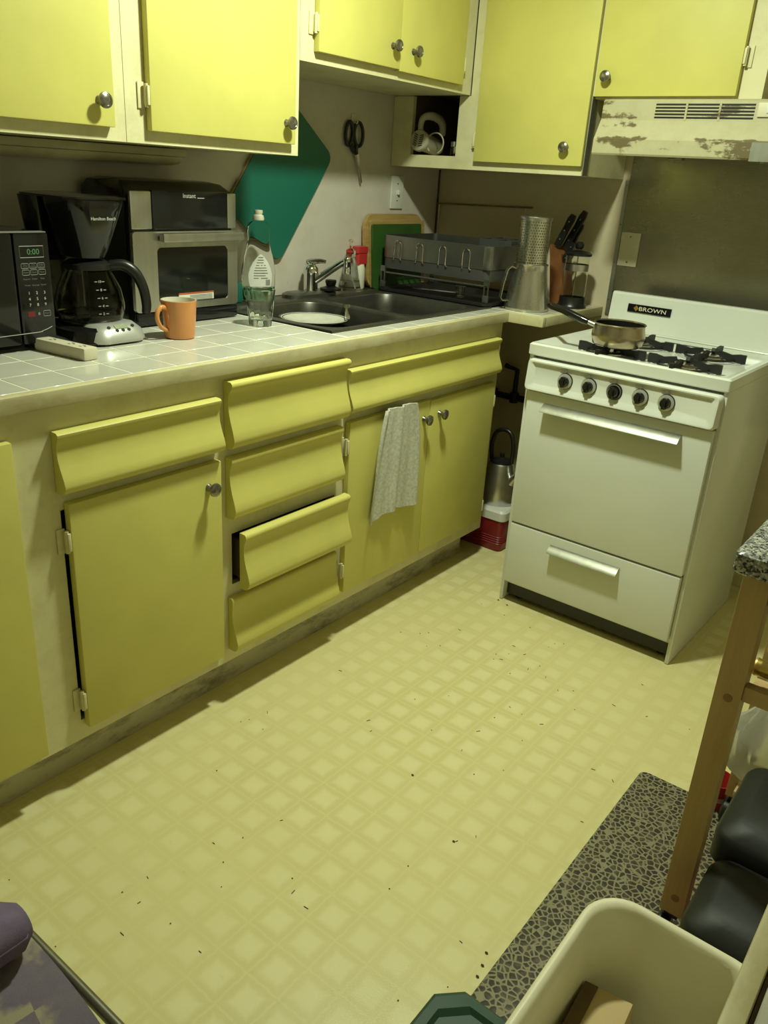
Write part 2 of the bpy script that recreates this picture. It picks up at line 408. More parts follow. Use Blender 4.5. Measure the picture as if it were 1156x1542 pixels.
def attach(name, me, parent, world, mirror=None):
    o = bpy.data.objects.new(name, me); COL.objects.link(o); o.parent = parent
    o.location = Vector(world)-Vector(root_loc(parent))
    if mirror == 'y': o.rotation_euler = (math.pi, 0, 0)
    if mirror == 'x': o.rotation_euler = (0, math.pi, 0)
    return o
def door_x(root, y0, y1, z0, z1, x=FX, t=0.020, knob=None, hinges=(), side=-1):
    d = part('door', MB().box(x+0.0008, x+t, y0, y1, z0, z1, 0.003), 'yellow', root)
    if knob: attach('knob', KX, d, (x+t, *knob)); d.children[-1]['label'] = 'antiqued metal knob'
    for hz in hinges: attach('hinge', HX, d, (x+0.001, y0 if side < 0 else y1, hz), None if side < 0 else 'y')
    return d
def door_y(root, x0, x1, z0, z1, y, t=0.020, knob=None, hinges=(), side=-1):
    d = part('door', MB().box(x0, x1, y-t, y-0.0008, z0, z1, 0.003), 'yellow', root)
    if knob: attach('knob', KY, d, (knob[0], y-t, knob[1])); d.children[-1]['label'] = 'antiqued metal knob'
    for hz in hinges: attach('hinge', HY, d, (x0 if side < 0 else x1, y-0.001, hz), None if side < 0 else 'x')
    return d
def drawer_front(root, y0, y1, z0, z1, dx=0.0, tip=0.0, name='drawer_front', box=False):
    """scooped front: a rolled top edge, a hollow, and a lip that swells out at the bottom"""
    H = z1-z0
    prof = [(0.0, 0.0), (0.020, 0.0), (0.028, 0.03), (0.034, 0.10), (0.0345, 0.16), (0.030, 0.27), (0.022, 0.42), (0.0165, 0.56), (0.0145, 0.70), (0.0165, 0.81), (0.020+tip*0.5, 0.87), (0.023+tip, 0.92), (0.023+tip, 0.965), (0.018+tip, 0.995), (0.0, 1.0)]
    pts = [(FX+0.001+dx+u, z0+v*H) for u, v in prof]
    m = MB(); n = 5; rings = []
    for k in range(n):
        y = y0+(y1-y0)*k/(n-1); rings.append([(u, y, v) for u, v in pts])
    m.loft(rings)
    d = part(name, m, 'yellow', root, ang=50)
    if box:
        b = MB(); b.box(FX-0.40, FX+dx, y0+0.012, y0+0.024, z0+0.02, z1-0.03).box(FX-0.40, FX+dx, y1-0.024, y1-0.012, z0+0.02, z1-0.03)
        b.box(FX-0.40, FX+dx, y0+0.024, y1-0.024, z0+0.02, z0+0.03).box(FX+dx-0.012, FX+dx+0.001, y0+0.012, y1-0.012, z0+0.02, z1-0.03)
        part('drawer_box', b, 'inside', root)
    return d
def carcase_x(root, y0, y1, z0, z1, xf, rails, stiles, mat='frame', back=True, top=False):
    """hollow cabinet against the left wall with a face frame; rails and stiles are (a, b) spans"""
    m = MB(); t = 0.016; xb = XW+0.004
    m.box(xb, xf-0.018, y0+0.0008, y0+t, z0, z1).box(xb, xf-0.018, y1-t, y1-0.0008, z0, z1).box(xb, xf-0.018, y0+t, y1-t, z0, z0+t)
    if back: m.box(xb, xb+0.006, y0+t, y1-t, z0+t, z1)
    if top: m.box(xb, xf-0.018, y0+t, y1-t, z1-t, z1)
    part('carcase', m, mat, root)
    f = MB()
    for a, b in stiles: f.box(xf-0.018, xf, a, b, z0, z1)
    ys = sorted(stiles)
    for (a0, a1), (b0, b1) in zip(ys, ys[1:]):
        for ra, rb in rails: f.box(xf-0.018, xf, a1, b0, ra, rb)
    part('face_frame', f, mat, root)

ZB, ZT = 0.1154, 0.8768
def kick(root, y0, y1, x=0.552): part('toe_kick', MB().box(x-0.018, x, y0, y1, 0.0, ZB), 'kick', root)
# unit A
r = thing('base_cabinet', 'yellow base cabinet with one tall door below the microwave', 'cabinet', (0.3, 0.47, 0), group='base cabinets along the left wall')
carcase_x(r, 0.18, 0.752, ZB, ZT, FX, [(ZB, 0.15), (0.815, ZT)], [(0.1808, 0.26), (0.69, 0.752)])
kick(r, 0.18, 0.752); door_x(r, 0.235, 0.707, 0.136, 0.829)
# unit B
r = thing('base_cabinet', 'yellow base cabinet with one scooped drawer over a hinged door under the coffee maker', 'cabinet', (0.3, 0.98, 0), group='base cabinets along the left wall')
carcase_x(r, 0.752, 1.212, ZB, ZT, FX, [(ZB, 0.165), (0.665, 0.72), (0.815, ZT)], [(0.752, 0.7985), (1.185, 1.212)])
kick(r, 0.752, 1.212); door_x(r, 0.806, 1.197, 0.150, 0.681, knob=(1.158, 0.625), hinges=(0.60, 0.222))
drawer_front(r, 0.794, 1.198, 0.704, 0.829)
# unit C
r = thing('base_cabinet', 'yellow base cabinet with a stack of four scooped drawers, third one pulled ajar', 'cabinet', (0.3, 1.43, 0), group='base cabinets along the left wall')
carcase_x(r, 1.212, 1.648, ZB, ZT, FX, [(ZB, 0.165), (0.295, 0.335), (0.475, 0.535), (0.67, 0.71), (0.852, ZT)], [(1.212, 1.243), (1.626, 1.648)])
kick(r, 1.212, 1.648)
drawer_front(r, 1.224, 1.640, 0.702, 0.862, tip=0.006)
drawer_front(r, 1.226, 1.628, 0.524, 0.679)
drawer_front(r, 1.250, 1.6455, 0.330, 0.482, dx=0.020, box=True)
drawer_front(r, 1.228, 1.626, 0.152, 0.304, tip=-0.006)
# unit D
r = thing('sink_cabinet', 'yellow sink base cabinet with a long scooped false front over two doors', 'cabinet', (0.3, 2.06, 0), group='base cabinets along the left wall')
carcase_x(r, 1.648, 2.4717, ZB, ZT, FX, [(ZB, 0.17), (0.67, 0.725), (0.815, ZT)], [(1.648, 1.672), (2.035, 2.055), (2.42, 2.4712)])
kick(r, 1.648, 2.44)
drawer_front(r, 1.650, 2.438, 0.709, 0.829, name='false_front')
door_x(r, 1.660, 2.0425, 0.158, 0.682, knob=(2.012, 0.627), hinges=(0.612, 0.230))
door_x(r, 2.0445, 2.434, 0.162, 0.678, knob=(2.096, 0.630), hinges=(0.611, 0.218), side=1)

# ================================================================== WALL CABINETS
UX, UZ, UT = 0.306, 1.347, 2.06
r = thing('wall_cabinet', 'yellow wall cabinet door above the microwave, knob at its right', 'cabinet', (0.15, 0.9, UZ), group='wall cabinets')
carcase_x(r, 0.55, 1.224, UZ, UT, UX, [(UZ, 1.385), (2.02, UT)], [(0.5508, 0.61), (1.17, 1.2232)], top=True)
door_x(r, 0.60, 1.184, 1.374, 2.03, x=UX, knob=(1.146, 1.424))
r = thing('wall_cabinet', 'yellow wall cabinet with one hinged door above the air fryer oven', 'cabinet', (0.15, 1.5, UZ), group='wall cabinets')
carcase_x(r, 1.224, 1.778, UZ, UT, UX, [(UZ, 1.385), (2.02, UT)], [(1.2248, 1.29), (1.73, 1.7772)], top=True)
door_x(r, 1.279, 1.747, 1.374, 2.03, x=UX, knob=(1.711, 1.424), hinges=(1.446, 1.95))
r = thing('wall_cabinet', 'short yellow two-door wall cabinet raised over the sink', 'cabinet', (0.15, 2.2, 1.58), group='wall cabinets')
carcase_x(r, 1.778, 2.6176, 1.58, UT, UX, [(1.58, 1.618), (2.02, UT)], [(1.7788, 1.842), (2.18, 2.205), (2.52, 2.6176)], top=True)
door_x(r, 1.831, 2.1885, 1.606, 2.03, x=UX, knob=(2.150, 1.663), hinges=(1.672, 1.95))
door_x(r, 2.1905, 2.538, 1.602, 2.03, x=UX, knob=(2.252, 1.661), hinges=(1.662, 1.95), side=1)
# corner cabinet on the back wall with an open cubby
YU = 2.618
r = thing('wall_cabinet', 'corner wall cabinet with a tall yellow door beside an open cubby', 'cabinet', (0.37, 2.78, UZ), group='wall cabinets')
m = MB(); yb = YB-0.004; xl = XW+0.002
m.box(xl, xl+0.016, YU+0.018, yb, UZ, UT).box(0.744, 0.760, YU+0.018, yb, UZ, UT).box(xl+0.016, 0.744, YU+0.018, yb, UZ, UZ+0.016).box(xl+0.016, 0.744, YU+0.018, yb, UT-0.016, UT)
part('carcase', m, 'frame', r)
m = MB().box(xl, 0.068, YU, YU+0.018, UZ, 1.5785).box(0.265, 0.385, YU, YU+0.018, UZ, 1.5785).box(0.068, 0.265, YU, YU+0.018, UZ, 1.388).box(0.310, 0.385, YU, YU+0.018, 1.5785, UT)
m.box(0.385, 0.735, YU, YU+0.018, UZ, 1.40).box(0.385, 0.735, YU, YU+0.018, 2.0, UT).box(0.735, 0.760, YU, YU+0.018, UZ, UT)
part('face_frame', m, 'frame', r)
m = MB().box(0.290, 0.300, YU+0.02, yb, 1.364, 1.60).box(xl+0.017, 0.290, YU+0.02, yb, 1.590, 1.60).box(xl+0.017, 0.290, yb-0.01, yb, 1.364, 1.590)
m.box(0.050, 0.060, YU+0.02, yb-0.01, 1.364, 1.590)
part('cubby_lining', m, 'inside', r)
part('cubby_shelf', MB().box(0.061, 0.289, YU+0.019, yb-0.012, 1.3635, 1.386), 'frame', r)
door_y(r, 0.352, 0.757, 1.374, 2.03, YU, knob=(0.698, 1.428), hinges=(1.441, 1.95))
part('side_trim', MB().box(0.7605, 0.7645, YU-0.014, YU+0.02, UZ, 1.575), 'trim', r)
# cabinet over the hood
r = thing('wall_cabinet', 'short yellow single-door wall cabinet directly above the range hood', 'cabinet', (1.0, 2.78, 1.568), group='wall cabinets')
m = MB().box(0.766, 0.782, YU+0.018, yb, 1.568, UT).box(1.244, 1.260, YU+0.018, yb, 1.568, UT).box(0.782, 1.244, YU+0.018, yb, 1.568, 1.584).box(0.782, 1.244, YU+0.018, yb, UT-0.016, UT).box(0.782, 1.244, yb-0.006, yb, 1.584, UT-0.016)
part('carcase', m, 'frame', r)
m = MB().box(0.766, 0.80, YU, YU+0.018, 1.568, UT).box(1.17, 1.26, YU, YU+0.018, 1.568, UT).box(0.80, 1.17, YU, YU+0.018, 1.568, 1.60).box(0.80, 1.17, YU, YU+0.018, 2.0, UT)
part('face_frame', m, 'frame', r)
door_y(r, 0.768, 1.194, 1.573, 2.03, YU, knob=(0.806, 1.626), hinges=(1.672, 1.95), side=1)

# ================================================================== COUNTERTOP
r = thing('countertop', 'white tiled L-shaped countertop with worn cream edge, sink set in', 'countertop', (0.3, 1.5, 0.878))
SX0, SX1, SY0, SY1 = -0.010, 0.546, 1.668, 2.505      # sink cut-out
m = MB(); z0, z1 = 0.878, 0.9101; xa = XW+0.003
m.box(xa, 0.608, 0.15, SY0-0.001, z0, z1).box(SX1+0.001, 0.608, SY0-0.001, SY1+0.001, z0, z1)
m.box(xa, 0.608, SY1+0.001, YB-0.003, z0, z1).box(0.608, 0.737, 2.498, YB-0.003, z0, z1)
part('slab', m, 'grout', r)
m = MB(); m.box(0.608, 0.632, 0.15, 2.474, z0, 0.911, 0.004).box(0.608, 0.7605, 2.474, 2.4975, z0, 0.911, 0.004).box(0.7375, 0.7605, 2.498, YB-0.003, z0, 0.911, 0.004)
part('edge_strip', m, 'edge', r)
PT, G = 0.1115, 0.0029
tile_full = MB().box(-PT/2+G/2, PT/2-G/2, -PT/2+G/2, PT/2-G/2, 0, 0.005, 0.0012, 1).mesh('tile'); tile_full.materials.append(M['tile'])
def tile(x0, x1, y0, y1):
    if x1-x0 < 0.012 or y1-y0 < 0.012: return
    if abs(x1-x0-PT) < 1e-4 and abs(y1-y0-PT) < 1e-4:
        o = bpy.data.objects.new('tile', tile_full); COL.objects.link(o)
    else:
        o = link('tile', MB().box(-(x1-x0)/2+G/2, (x1-x0)/2-G/2, -(y1-y0)/2+G/2, (y1-y0)/2-G/2, 0, 0.005, 0.0012, 1).mesh('tile'), 'tile')
    o.parent = r; o.location = Vector(((x0+x1)/2, (y0+y1)/2, 0.9058))-Vector(r.location)
for j in range(-6, 8):
    y0 = 0.768+PT*j; y1 = min(y0+PT, SY0-0.003)
    for i in range(6):
        x1 = 0.607-PT*i; x0 = max(x1-PT, xa)
        tile(x0, x1, y0, y1)
for j in range(9):
    y0 = max(0.768+PT*(8+j), SY0); y1 = min(0.768+PT*(9+j), SY1); tile(SX1+0.003, 0.607, y0, y1)
for j in range(4):
    y0 = SY1+0.003+PT*j; y1 = min(y0+PT, YB-0.004)
    for i in range(7):
        x1 = 0.736-PT*i; x0 = max(x1-PT, xa); tile(x0, x1, y0, y1)

# ================================================================== SINK
def bowl(m, x0, x1, y0, y1, bx0, bx1, by0, by1, z, depth):
    n = 6; O = rrect(x0, x1, y0, y1, 1e-4, n); A = rrect(bx0, bx1, by0, by1, 0.065, n)
    def ring(pts, z): return [(a, b, z) for a, b in pts]
    def ins(d, rr): return rrect(bx0+d, bx1-d, by0+d, by1-d, rr, n)
    cx, cy = (bx0+bx1)/2, (by0+by1)/2
    m.loft([ring(O, z), ring(A, z), ring(ins(0.004, 0.062), z-0.006), ring(ins(0.010, 0.06), z-0.05), ring(ins(0.018, 0.055), z-depth+0.02), ring(ins(0.035, 0.05), z-depth), ring([(cx+0.045*(p[0]-cx)/abs(((p[0]-cx)**2+(p[1]-cy)**2)**.5), cy+0.045*(p[1]-cy)/abs(((p[0]-cx)**2+(p[1]-cy)**2)**.5)) for p in A], z-depth-0.003)], cap0=False)
r = thing('sink', 'double bowl dark stainless sink set in the white tile counter', 'sink', (0.27, 2.09, 0.906))
zr = 0.9150
m = MB(); ym = 2.068
bowl(m, 0.045, SX1, SY0, ym, 0.115, 0.518, 1.702, 2.050, zr, 0.165)
bowl(m, 0.045, SX1, ym, SY1, 0.115, 0.518, 2.086, 2.448, zr, 0.165)
m.box(SX0, 0.045, SY0, SY1, zr-0.003, zr)
part('basin', m, 'sinksteel', r, ang=60)
m = MB().tube([(SX0+0.004, SY0+0.004, zr-0.002), (SX1-0.004, SY0+0.004, zr-0.002), (SX1-0.004, SY1-0.004, zr-0.002), (SX0+0.004, SY1-0.004, zr-0.002)], 0.0042, 8, closed=True)
part('rim', m, 'sinksteel', r)
for cy in (1.876, 2.267):
    part('drain', MB().lathe([(0.0, 0.003), (0.030, 0.002), (0.042, 0.004), (0.045, 0.0)], (0.3165, cy, zr-0.168), n=24), 'steel', r)
# plate, cutlery, scrap, lying in the left bowl
def cutlery(name, label, cat, a, b, head, group=None):
    a, b = Vector(a), Vector(b); d = (b-a).normalized(); u = d.cross(Vector((0, 0, 1))).normalized(); m = MB()
    L = (b-a).length
    prof = [(0.0, 0.007), (0.15, 0.008), (0.5, 0.005), (0.66, 0.0035), (0.72, 0.005)]+([(0.80, 0.011), (0.9, 0.012), (1.0, 0.004)] if head == 'spoon' else [(0.78, 0.010), (0.86, 0.011), (1.0, 0.010)])
    up = u.cross(d)
    m.loft([[a+d*L*t+u*w_+up*0.001, a+d*L*t-u*w_+up*0.001, a+d*L*t-u*w_-up*0.001, a+d*L*t+u*w_-up*0.001] for t, w_ in prof])
    return single(name, m, 'chrome', label, cat, a, group)
r = thing('plate', 'white dinner plate with dark rim lying in the sink', 'plate', (0.285, 1.885, 0.874))
part('dish', MB().lathe([(0.0, 0.0), (0.055, 0.0), (0.062, 0.004), (0.105, 0.016), (0.108, 0.019), (0.102, 0.019), (0.06, 0.008), (0.0, 0.006)], (0.285, 1.885, 0.8765), n=40), 'ceramic', r)
part('rim_band', MB().lathe([(0.0960, 0.0158), (0.1095, 0.0185), (0.1095, 0.0200), (0.0960, 0.0178)], (0.285, 1.885, 0.8765), n=40), 'gloss_black', r)
r = thing('pan', 'dark round pan under the plate in the sink', 'pan', (0.295, 1.88, 0.7515))
part('body', MB().lathe([(0.0, 0.0), (0.095, 0.0), (0.118, 0.03), (0.124, 0.115), (0.121, 0.115), (0.114, 0.03), (0.09, 0.006), (0.0, 0.006)], (0.295, 1.88, 0.7515), n=36), 'black', r)
cutlery('fork', 'steel fork resting across the plate in the sink', 'fork', (0.375, 1.935, 0.899), (0.275, 2.045, 0.922), 'fork')
cutlery('spoon', 'steel spoon lying at the sink edge below the plate', 'spoon', (0.455, 1.83, 0.885), (0.345, 1.775, 0.8945), 'spoon')
m = MB().lathe([(0.0, 0.0), (0.016, 0.003), (0.02, 0.012), (0.012, 0.02), (0.0, 0.021)], (0.465, 1.80, 0.862), n=10)
single('food_scrap', m, 'sponge', 'small orange food scrap by the front wall of the sink', 'food', (0.465, 1.80, 0.862))

# faucet
r = thing('faucet', 'chrome single lever faucet on the sink ledge', 'faucet', (0.045, 2.13, 0.915))
m = MB(); m.loft([[(a, b, z) for a, b in rrect(0.005+d, 0.085-d, 2.005+d, 2.235-d, 0.035, 5)] for d, z in ((0, 0.9152), (0, 0.925), (0.012, 0.932))])
part('base_plate', m, 'steel_dark', r)
part('column', MB().lathe([(0.024, 0.93), (0.024, 0.985), (0.026, 0.992), (0.024, 1.008), (0.014, 1.018), (0.0, 1.020)], (0.045, 2.125, 0), n=24), 'chrome', r)
part('spout', MB().tube([(0.045, 2.125, 0.955), (0.075, 2.137, 0.978), (0.115, 2.152, 1.008), (0.150, 2.166, 1.034), (0.165, 2.172, 1.042)], [0.013, 0.013, 0.012, 0.012, 0.011], 12), 'chrome', r)
part('aerator', MB().lathe([(0.0, 0.998), (0.013, 0.998), (0.0135, 1.012), (0.0125, 1.032), (0.015, 1.036), (0.014, 1.048), (0.008, 1.055), (0.0, 1.057)], (0.165, 2.172, 0), n=20), 'chrome', r)
part('lever', MB().tube([(0.045, 2.125, 1.012), (0.03, 2.128, 1.022), (0.062, 2.145, 1.030), (0.085, 2.152, 1.030)], [0.012, 0.012, 0.009, 0.006], 10), 'chrome', r)
m = MB().lathe([(0.0, 0.0), (0.036, 0.0), (0.037, 0.006), (0.022, 0.010), (0.016, 0.014), (0.020, 0.028), (0.018, 0.034), (0.0, 0.036)], (0.075, 2.195, 0.9333), n=24)
single('sink_stopper', m, 'black', 'black rubber sink stopper on the faucet plate', 'stopper', (0.075, 2.195, 0.9333))

# wall towel
def towel():
    m = MB(); NX, NZ = 34, 26; ya, yb2 = 1.775, 1.945; front = []
    def P(u, v):
        t = v; half = 0.5+0.0
        wid = (1.0-0.30*math.exp(-t*3.2))          # gathered at the top
        y = 1.855+(u-0.5)*(0.205*wid+0.035*t)-0.006*(t-0.5)
        fold = 0.010*math.sin(u*13.0+1.4+0.8*t)+0.005*math.sin(u*27+2*t)
        x = FX+0.020+0.0235+fold*(0.55+0.45*t)
        z = 0.698-t*(0.330-0.010*u+0.008*math.sin(u*9+0.6))
        return x, y, z
    rings = []
    for j in range(NZ+1):
        v = j/NZ; f = [P(i/NX, v) for i in range(NX+1)]; b = [(p[0]-0.007, p[1], p[2]) for p in reversed(f)]
        rings.append(f+b)
    m.loft(rings)
    o = single('hand_towel', m, 'towel', 'crumpled grey-white terry towel hanging on the sink cabinet door', 'towel', (FX+0.036, 1.862, 0.69), ang=80)
towel()
# ================================================================== STOVE (local frame: x across, y into depth, z up)
SW, SD = 0.593, 0.566
st = thing('gas_stove', 'white enamel gas stove with four burners and five knobs', 'stove', (0.853, 2.2313, 0), -0.0142)
def sp(name, m, mat, parent=None, **k): return part(name, m, mat, parent or st, local=True, **k)
for a in (0.0, SW-0.012): sp('side_panel', MB().box(a, a+0.012, 0, SD, 0.002, 0.838, 0.002), 'enamel')
sp('oven_body', MB().box(0.0125, SW-0.0125, 0.022, SD-0.005, 0.06, 0.836), 'enamel')
# cooktop tray: raised rim, lowered floor
m = MB(); zt = 0.875
R = lambda d, z, rr=0.012: [(a, b, z) for a, b in rrect(-0.003+d, SW+0.003-d, -0.008+d, SD-d, rr, 4)]
def R2(d0, d1, z, rr): return [(a, b, z) for a, b in rrect(-0.003+d0, SW+0.003-d0, -0.008+d1, SD-0.05, rr, 4)]
m.loft([R(0.003, 0.8385, 0.004), R(0, 0.842, 0.006), R(0, 0.870, 0.006), R(0.005, zt, 0.006), R2(0.013, 0.016, zt, 0.012), R2(0.018, 0.022, 0.872, 0.022), R2(0.036, 0.044, 0.8585, 0.04), R2(0.05, 0.056, 0.8585, 0.04)])
sp('cooktop', m, 'enamel', ang=35)
# control panel with a sunk field
m = MB(); pa, pb, pz0, pz1 = 0.008, SW-0.007, 0.737, 0.830
def PR(d, y, r_=0.012): return [(a, y+(0.83-c)*(-0.10), c) for a, c in rrect(pa+d, pb-d, pz0+d*0.8, pz1-d*0.55, r_, 4)]
m.loft([PR(0, 0.02, 0.006), PR(0, -0.018, 0.012), PR(0.005, -0.026, 0.012), PR(0.012, -0.026, 0.010), PR(0.026, -0.017, 0.006)])
cp = sp('control_panel', m, 'enamel', ang=35)
for i, ka in enumerate((0.138, 0.214, 0.292, 0.369, 0.444)):
    y = -0.0195; z = 0.784
    kn = sp('burner_knob', MB().lathe([(0.0, 0.0), (0.024, 0.0), (0.024, 0.004), (0.0225, 0.006), (0.0, 0.006)], (ka, y, z), 'y', 28), 'black' if i != 2 else 'gloss_black')
    if i != 2: sp('dial_ring', MB().lathe([(0.0155, 0.0065), (0.0225, 0.0062), (0.0225, 0.0085), (0.0155, 0.010)], (ka, y, z), 'y', 28), 'silver', kn)
    else: sp('dial_ring', MB().lathe([(0.019, 0.0062), (0.0215, 0.0062), (0.0215, 0.0072), (0.019, 0.0072)], (ka, y, z), 'y', 28), 'greyprint', kn)
    g = MB().lathe([(0.0, 0.022), (0.012, 0.022), (0.0145, 0.018), (0.0150, 0.006)], (ka, y, z), 'y', 24); ang = (0.3, 0.1, 0, -0.2, 0.35)[i]
    g.box(ka-0.0055, ka+0.0055, y-0.026, y-0.008, z-0.0155, z+0.0155, 0.002)
    sp('knob_grip', g, 'gloss_black', kn)
    sp('dial_mark', MB().box(ka-0.002, ka+0.002, -0.0235, -0.0215, 0.8125, 0.8155).box(ka-0.020, ka-0.008, -0.0235, -0.0215, 0.8135, 0.8150), 'greyprint', cp)
# oven door and its handle
od = sp('oven_door', MB().box(0.017, SW-0.011, -0.018, 0.020, 0.299, 0.7335, 0.005), 'enamel')
def handle(a0, a1, z, parent, d=0.022, h=0.022):
    m = MB(); y = -0.018
    pr = [(y+0.001, z+0.004), (y-0.012, z+0.002), (y-d, z-h*0.42), (y-d-0.002, z-h*0.38), (y-d+0.001, z-h*0.18), (y-0.010, z+0.009), (y-0.004, z+0.011), (y+0.001, z+0.011)]
    m.prism(pr, 'x', a0, a1)
    return sp('handle', m, 'trim', parent, label='bright metal handle strip')
handle(0.080, 0.502, 0.694, od, 0.030, 0.026)
dr = sp('broiler_drawer', MB().box(0.017, SW-0.013, -0.018, 0.020, 0.082, 0.2925, 0.005), 'enamel')
handle(0.168, 0.400, 0.252, dr, 0.026, 0.024)
sp('kick_plate', MB().box(0.0125, SW-0.0125, 0.026, 0.036, 0.018, 0.083), 'black')
for a in (0.045, SW-0.045):
    for b in (0.06, SD-0.05): sp('foot', MB().lathe([(0.014, 0.0), (0.014, 0.01), (0.008, 0.012), (0.008, 0.06)], (a, b, 0), n=12, cap0=True), 'black')
# backguard
m = MB(); m.prism([(SD-0.052, 0.868), (SD-0.046, 0.880), (SD-0.034, 0.985), (SD-0.028, 0.992), (SD-0.004, 0.992), (SD-0.001, 0.988), (SD-0.001, 0.868)], 'x', 0.004, SW-0.001)
bgd = sp('backguard', m, 'enamel', ang=30)
for a in (0.254, 0.3155, 0.377): sp('vent_slot', MB().box(a-0.025, a+0.025, 0.482, 0.494, 0.8586, 0.8596), 'black')
tl = math.atan2(0.012, 0.105)
Bm = Matrix.Translation((0.143, SD-0.0412, 0.9465)) @ Matrix.Rotation(-tl, 4, 'X')
b = bmesh.new(); bmesh.ops.create_cube(b, size=1); bmesh.ops.transform(b, matrix=Bm @ Matrix.Diagonal((0.150, 0.003, 0.026, 1)), verts=list(b.verts)); m = MB(); m.merge(b)
bd = sp('name_badge', m, 'gloss_black', bgd)
Tm = Bm @ facing((0.012, -0.0017, -0.001), '-y')
sp('lettering', MB().text('BROWN', 0.022, Tm @ Matrix.Diagonal((1.15, 0.85, 1, 1))), 'cream_glaze', bd)
m = MB(); b = bmesh.new(); bmesh.ops.create_cube(b, size=1); bmesh.ops.transform(b, matrix=Bm @ Matrix.Translation((-0.045, -0.0016, 0)) @ Matrix.Rotation(math.pi/4, 4, 'Y') @ Matrix.Diagonal((0.0135, 0.001, 0.0135, 1)), verts=list(b.verts)); m.merge(b)
sp('emblem', m, 'gold', bd)
# burners
for bx_, by_ in ((0.213, 0.100), (0.431, 0.100), (0.213, 0.318), (0.431, 0.318)):
    bw = sp('drip_bowl', MB().lathe([(0.0, 0.8668), (0.052, 0.8668), (0.086, 0.8672), (0.090, 0.8695), (0.094, 0.8692), (0.095, 0.8667)], (bx_, by_, -0.008), n=32), 'enamel')
    sp('burner_head', MB().lathe([(0.044, 0.8669), (0.044, 0.877), (0.040, 0.880), (0.018, 0.881), (0.0, 0.881)], (bx_, by_, -0.008), n=24), 'pansteel', bw)
    g = MB()
    for q in range(4):
        ca, sa = math.cos(q*math.pi/2), math.sin(q*math.pi/2)
        prof = [(0.022, 0.886), (0.030, 0.8785), (0.046, 0.872), (0.098, 0.8672), (0.104, 0.8672), (0.104, 0.893), (0.085, 0.893), (0.062, 0.8885), (0.040, 0.893), (0.026, 0.895)]
        rings = []
        for t_ in (-0.0055, 0.0055): rings.append([(bx_+u*ca-t_*sa, by_+u*sa+t_*ca, z_-0.006) for u, z_ in prof])
        g.loft(rings)
    gi = sp('grate', g, 'iron', bw)
    a = MB()
    ring = [(bx_+0.072*math.cos(k*math.pi/16), by_+0.072*math.sin(k*math.pi/16), 0.868) for k in range(32)]
    a.tube(ring, 0.0035, 8, closed=True); sp('grate_ring', a, 'iron', gi)

# ================================================================== SAUCEPAN
pc = Vector((1.079, 2.330, 0.8905))
r = thing('saucepan', 'small stained steel saucepan with black handle on a stove burner', 'saucepan', pc)
m = MB().lathe([(0.0, 0.0), (0.066, 0.0), (0.071, 0.004), (0.0765, 0.022), (0.0765, 0.034), (0.073, 0.050), (0.0715, 0.060), (0.0755, 0.064), (0.0740, 0.0655), (0.0695, 0.062)], pc, n=48); part('pot', m, 'pansteel', r)
m = MB().lathe([(0.0695, 0.062), (0.071, 0.050), (0.0745, 0.030), (0.070, 0.008), (0.064, 0.004), (0.0, 0.004)], pc, n=48); part('lining', m, 'black', r)
part('ferrule', MB().tube([pc+Vector((-0.070, -0.002, 0.047)), pc+Vector((-0.100, -0.004, 0.055))], [0.008, 0.007], 12), 'steel', r)
part('handle', MB().tube([pc+Vector((-0.096, -0.004, 0.054)), pc+Vector((-0.115, -0.004, 0.058)), pc+Vector((-0.150, -0.005, 0.068)), pc+Vector((-0.185, -0.006, 0.078)), pc+Vector((-0.222, -0.006, 0.084)), pc+Vector((-0.236, -0.006, 0.085))], [0.0085, 0.011, 0.0115, 0.0105, 0.010, 0.005], 14), 'gloss_black', r)

# ================================================================== RANGE HOOD AND STEEL SHEET
r = thing('range_hood', 'greasy cream range hood with peeling paint and vent slots', 'range hood', (1.14, 2.7, 1.405))
hx0, hx1 = 0.826, 1.50
pr = [(YB-0.006, 1.562), (2.560, 1.562), (2.553, 1.556), (2.550, 1.505), (2.545, 1.498), (2.524, 1.462), (2.517, 1.452), (2.516, 1.413), (2.519, 1.408), (2.535, 1.408), (2.535, 1.418), (YB-0.006, 1.43)]
m = MB(); m.prism(pr, 'x', hx0, hx1); part('canopy', m, 'hood', r, ang=25)
def yface(z): return 2.553-(1.556-z)*(0.003/0.051)
for k, (va, vb) in enumerate(((0.990, 1.078), (1.084, 1.172), (1.178, 1.268))):
    for j in range(5):
        z = 1.5475-0.0085*j
        part('vent_slot', MB().box(va, vb, yface(z)-0.0008, yface(z)+0.003, z-0.0023, z+0.0023), 'black', r)
    if k: part('vent_rib', MB().box(va-0.006, va, yface(1.53)-0.0022, yface(1.53)+0.004, 1.506, 1.551), 'hood', r)
sw = part('switch_plate', MB().box(1.277, 1.345, 2.545, 2.5545, 1.517, 1.552, 0.002), 'beige', r)
part('rocker', MB().box(1.300, 1.326, 2.5415, 2.547, 1.526, 1.545, 0.003), 'white', sw)
part('lens_clip', MB().box(1.055, 1.095, 2.545, 2.57, 1.402, 1.421, 0.003), 'knob', r)
part('lens_clip', MB().box(1.31, 1.35, 2.545, 2.57, 1.402, 1.424, 0.003), 'knob', r)
m = MB().prism([(2.5155, 1.409), (2.5155, 1.447), (2.5222, 1.4575), (2.510, 1.452), (2.510, 1.405)], 'x', 1.290, 1.42); part('corner_cap', m, 'trim', r)

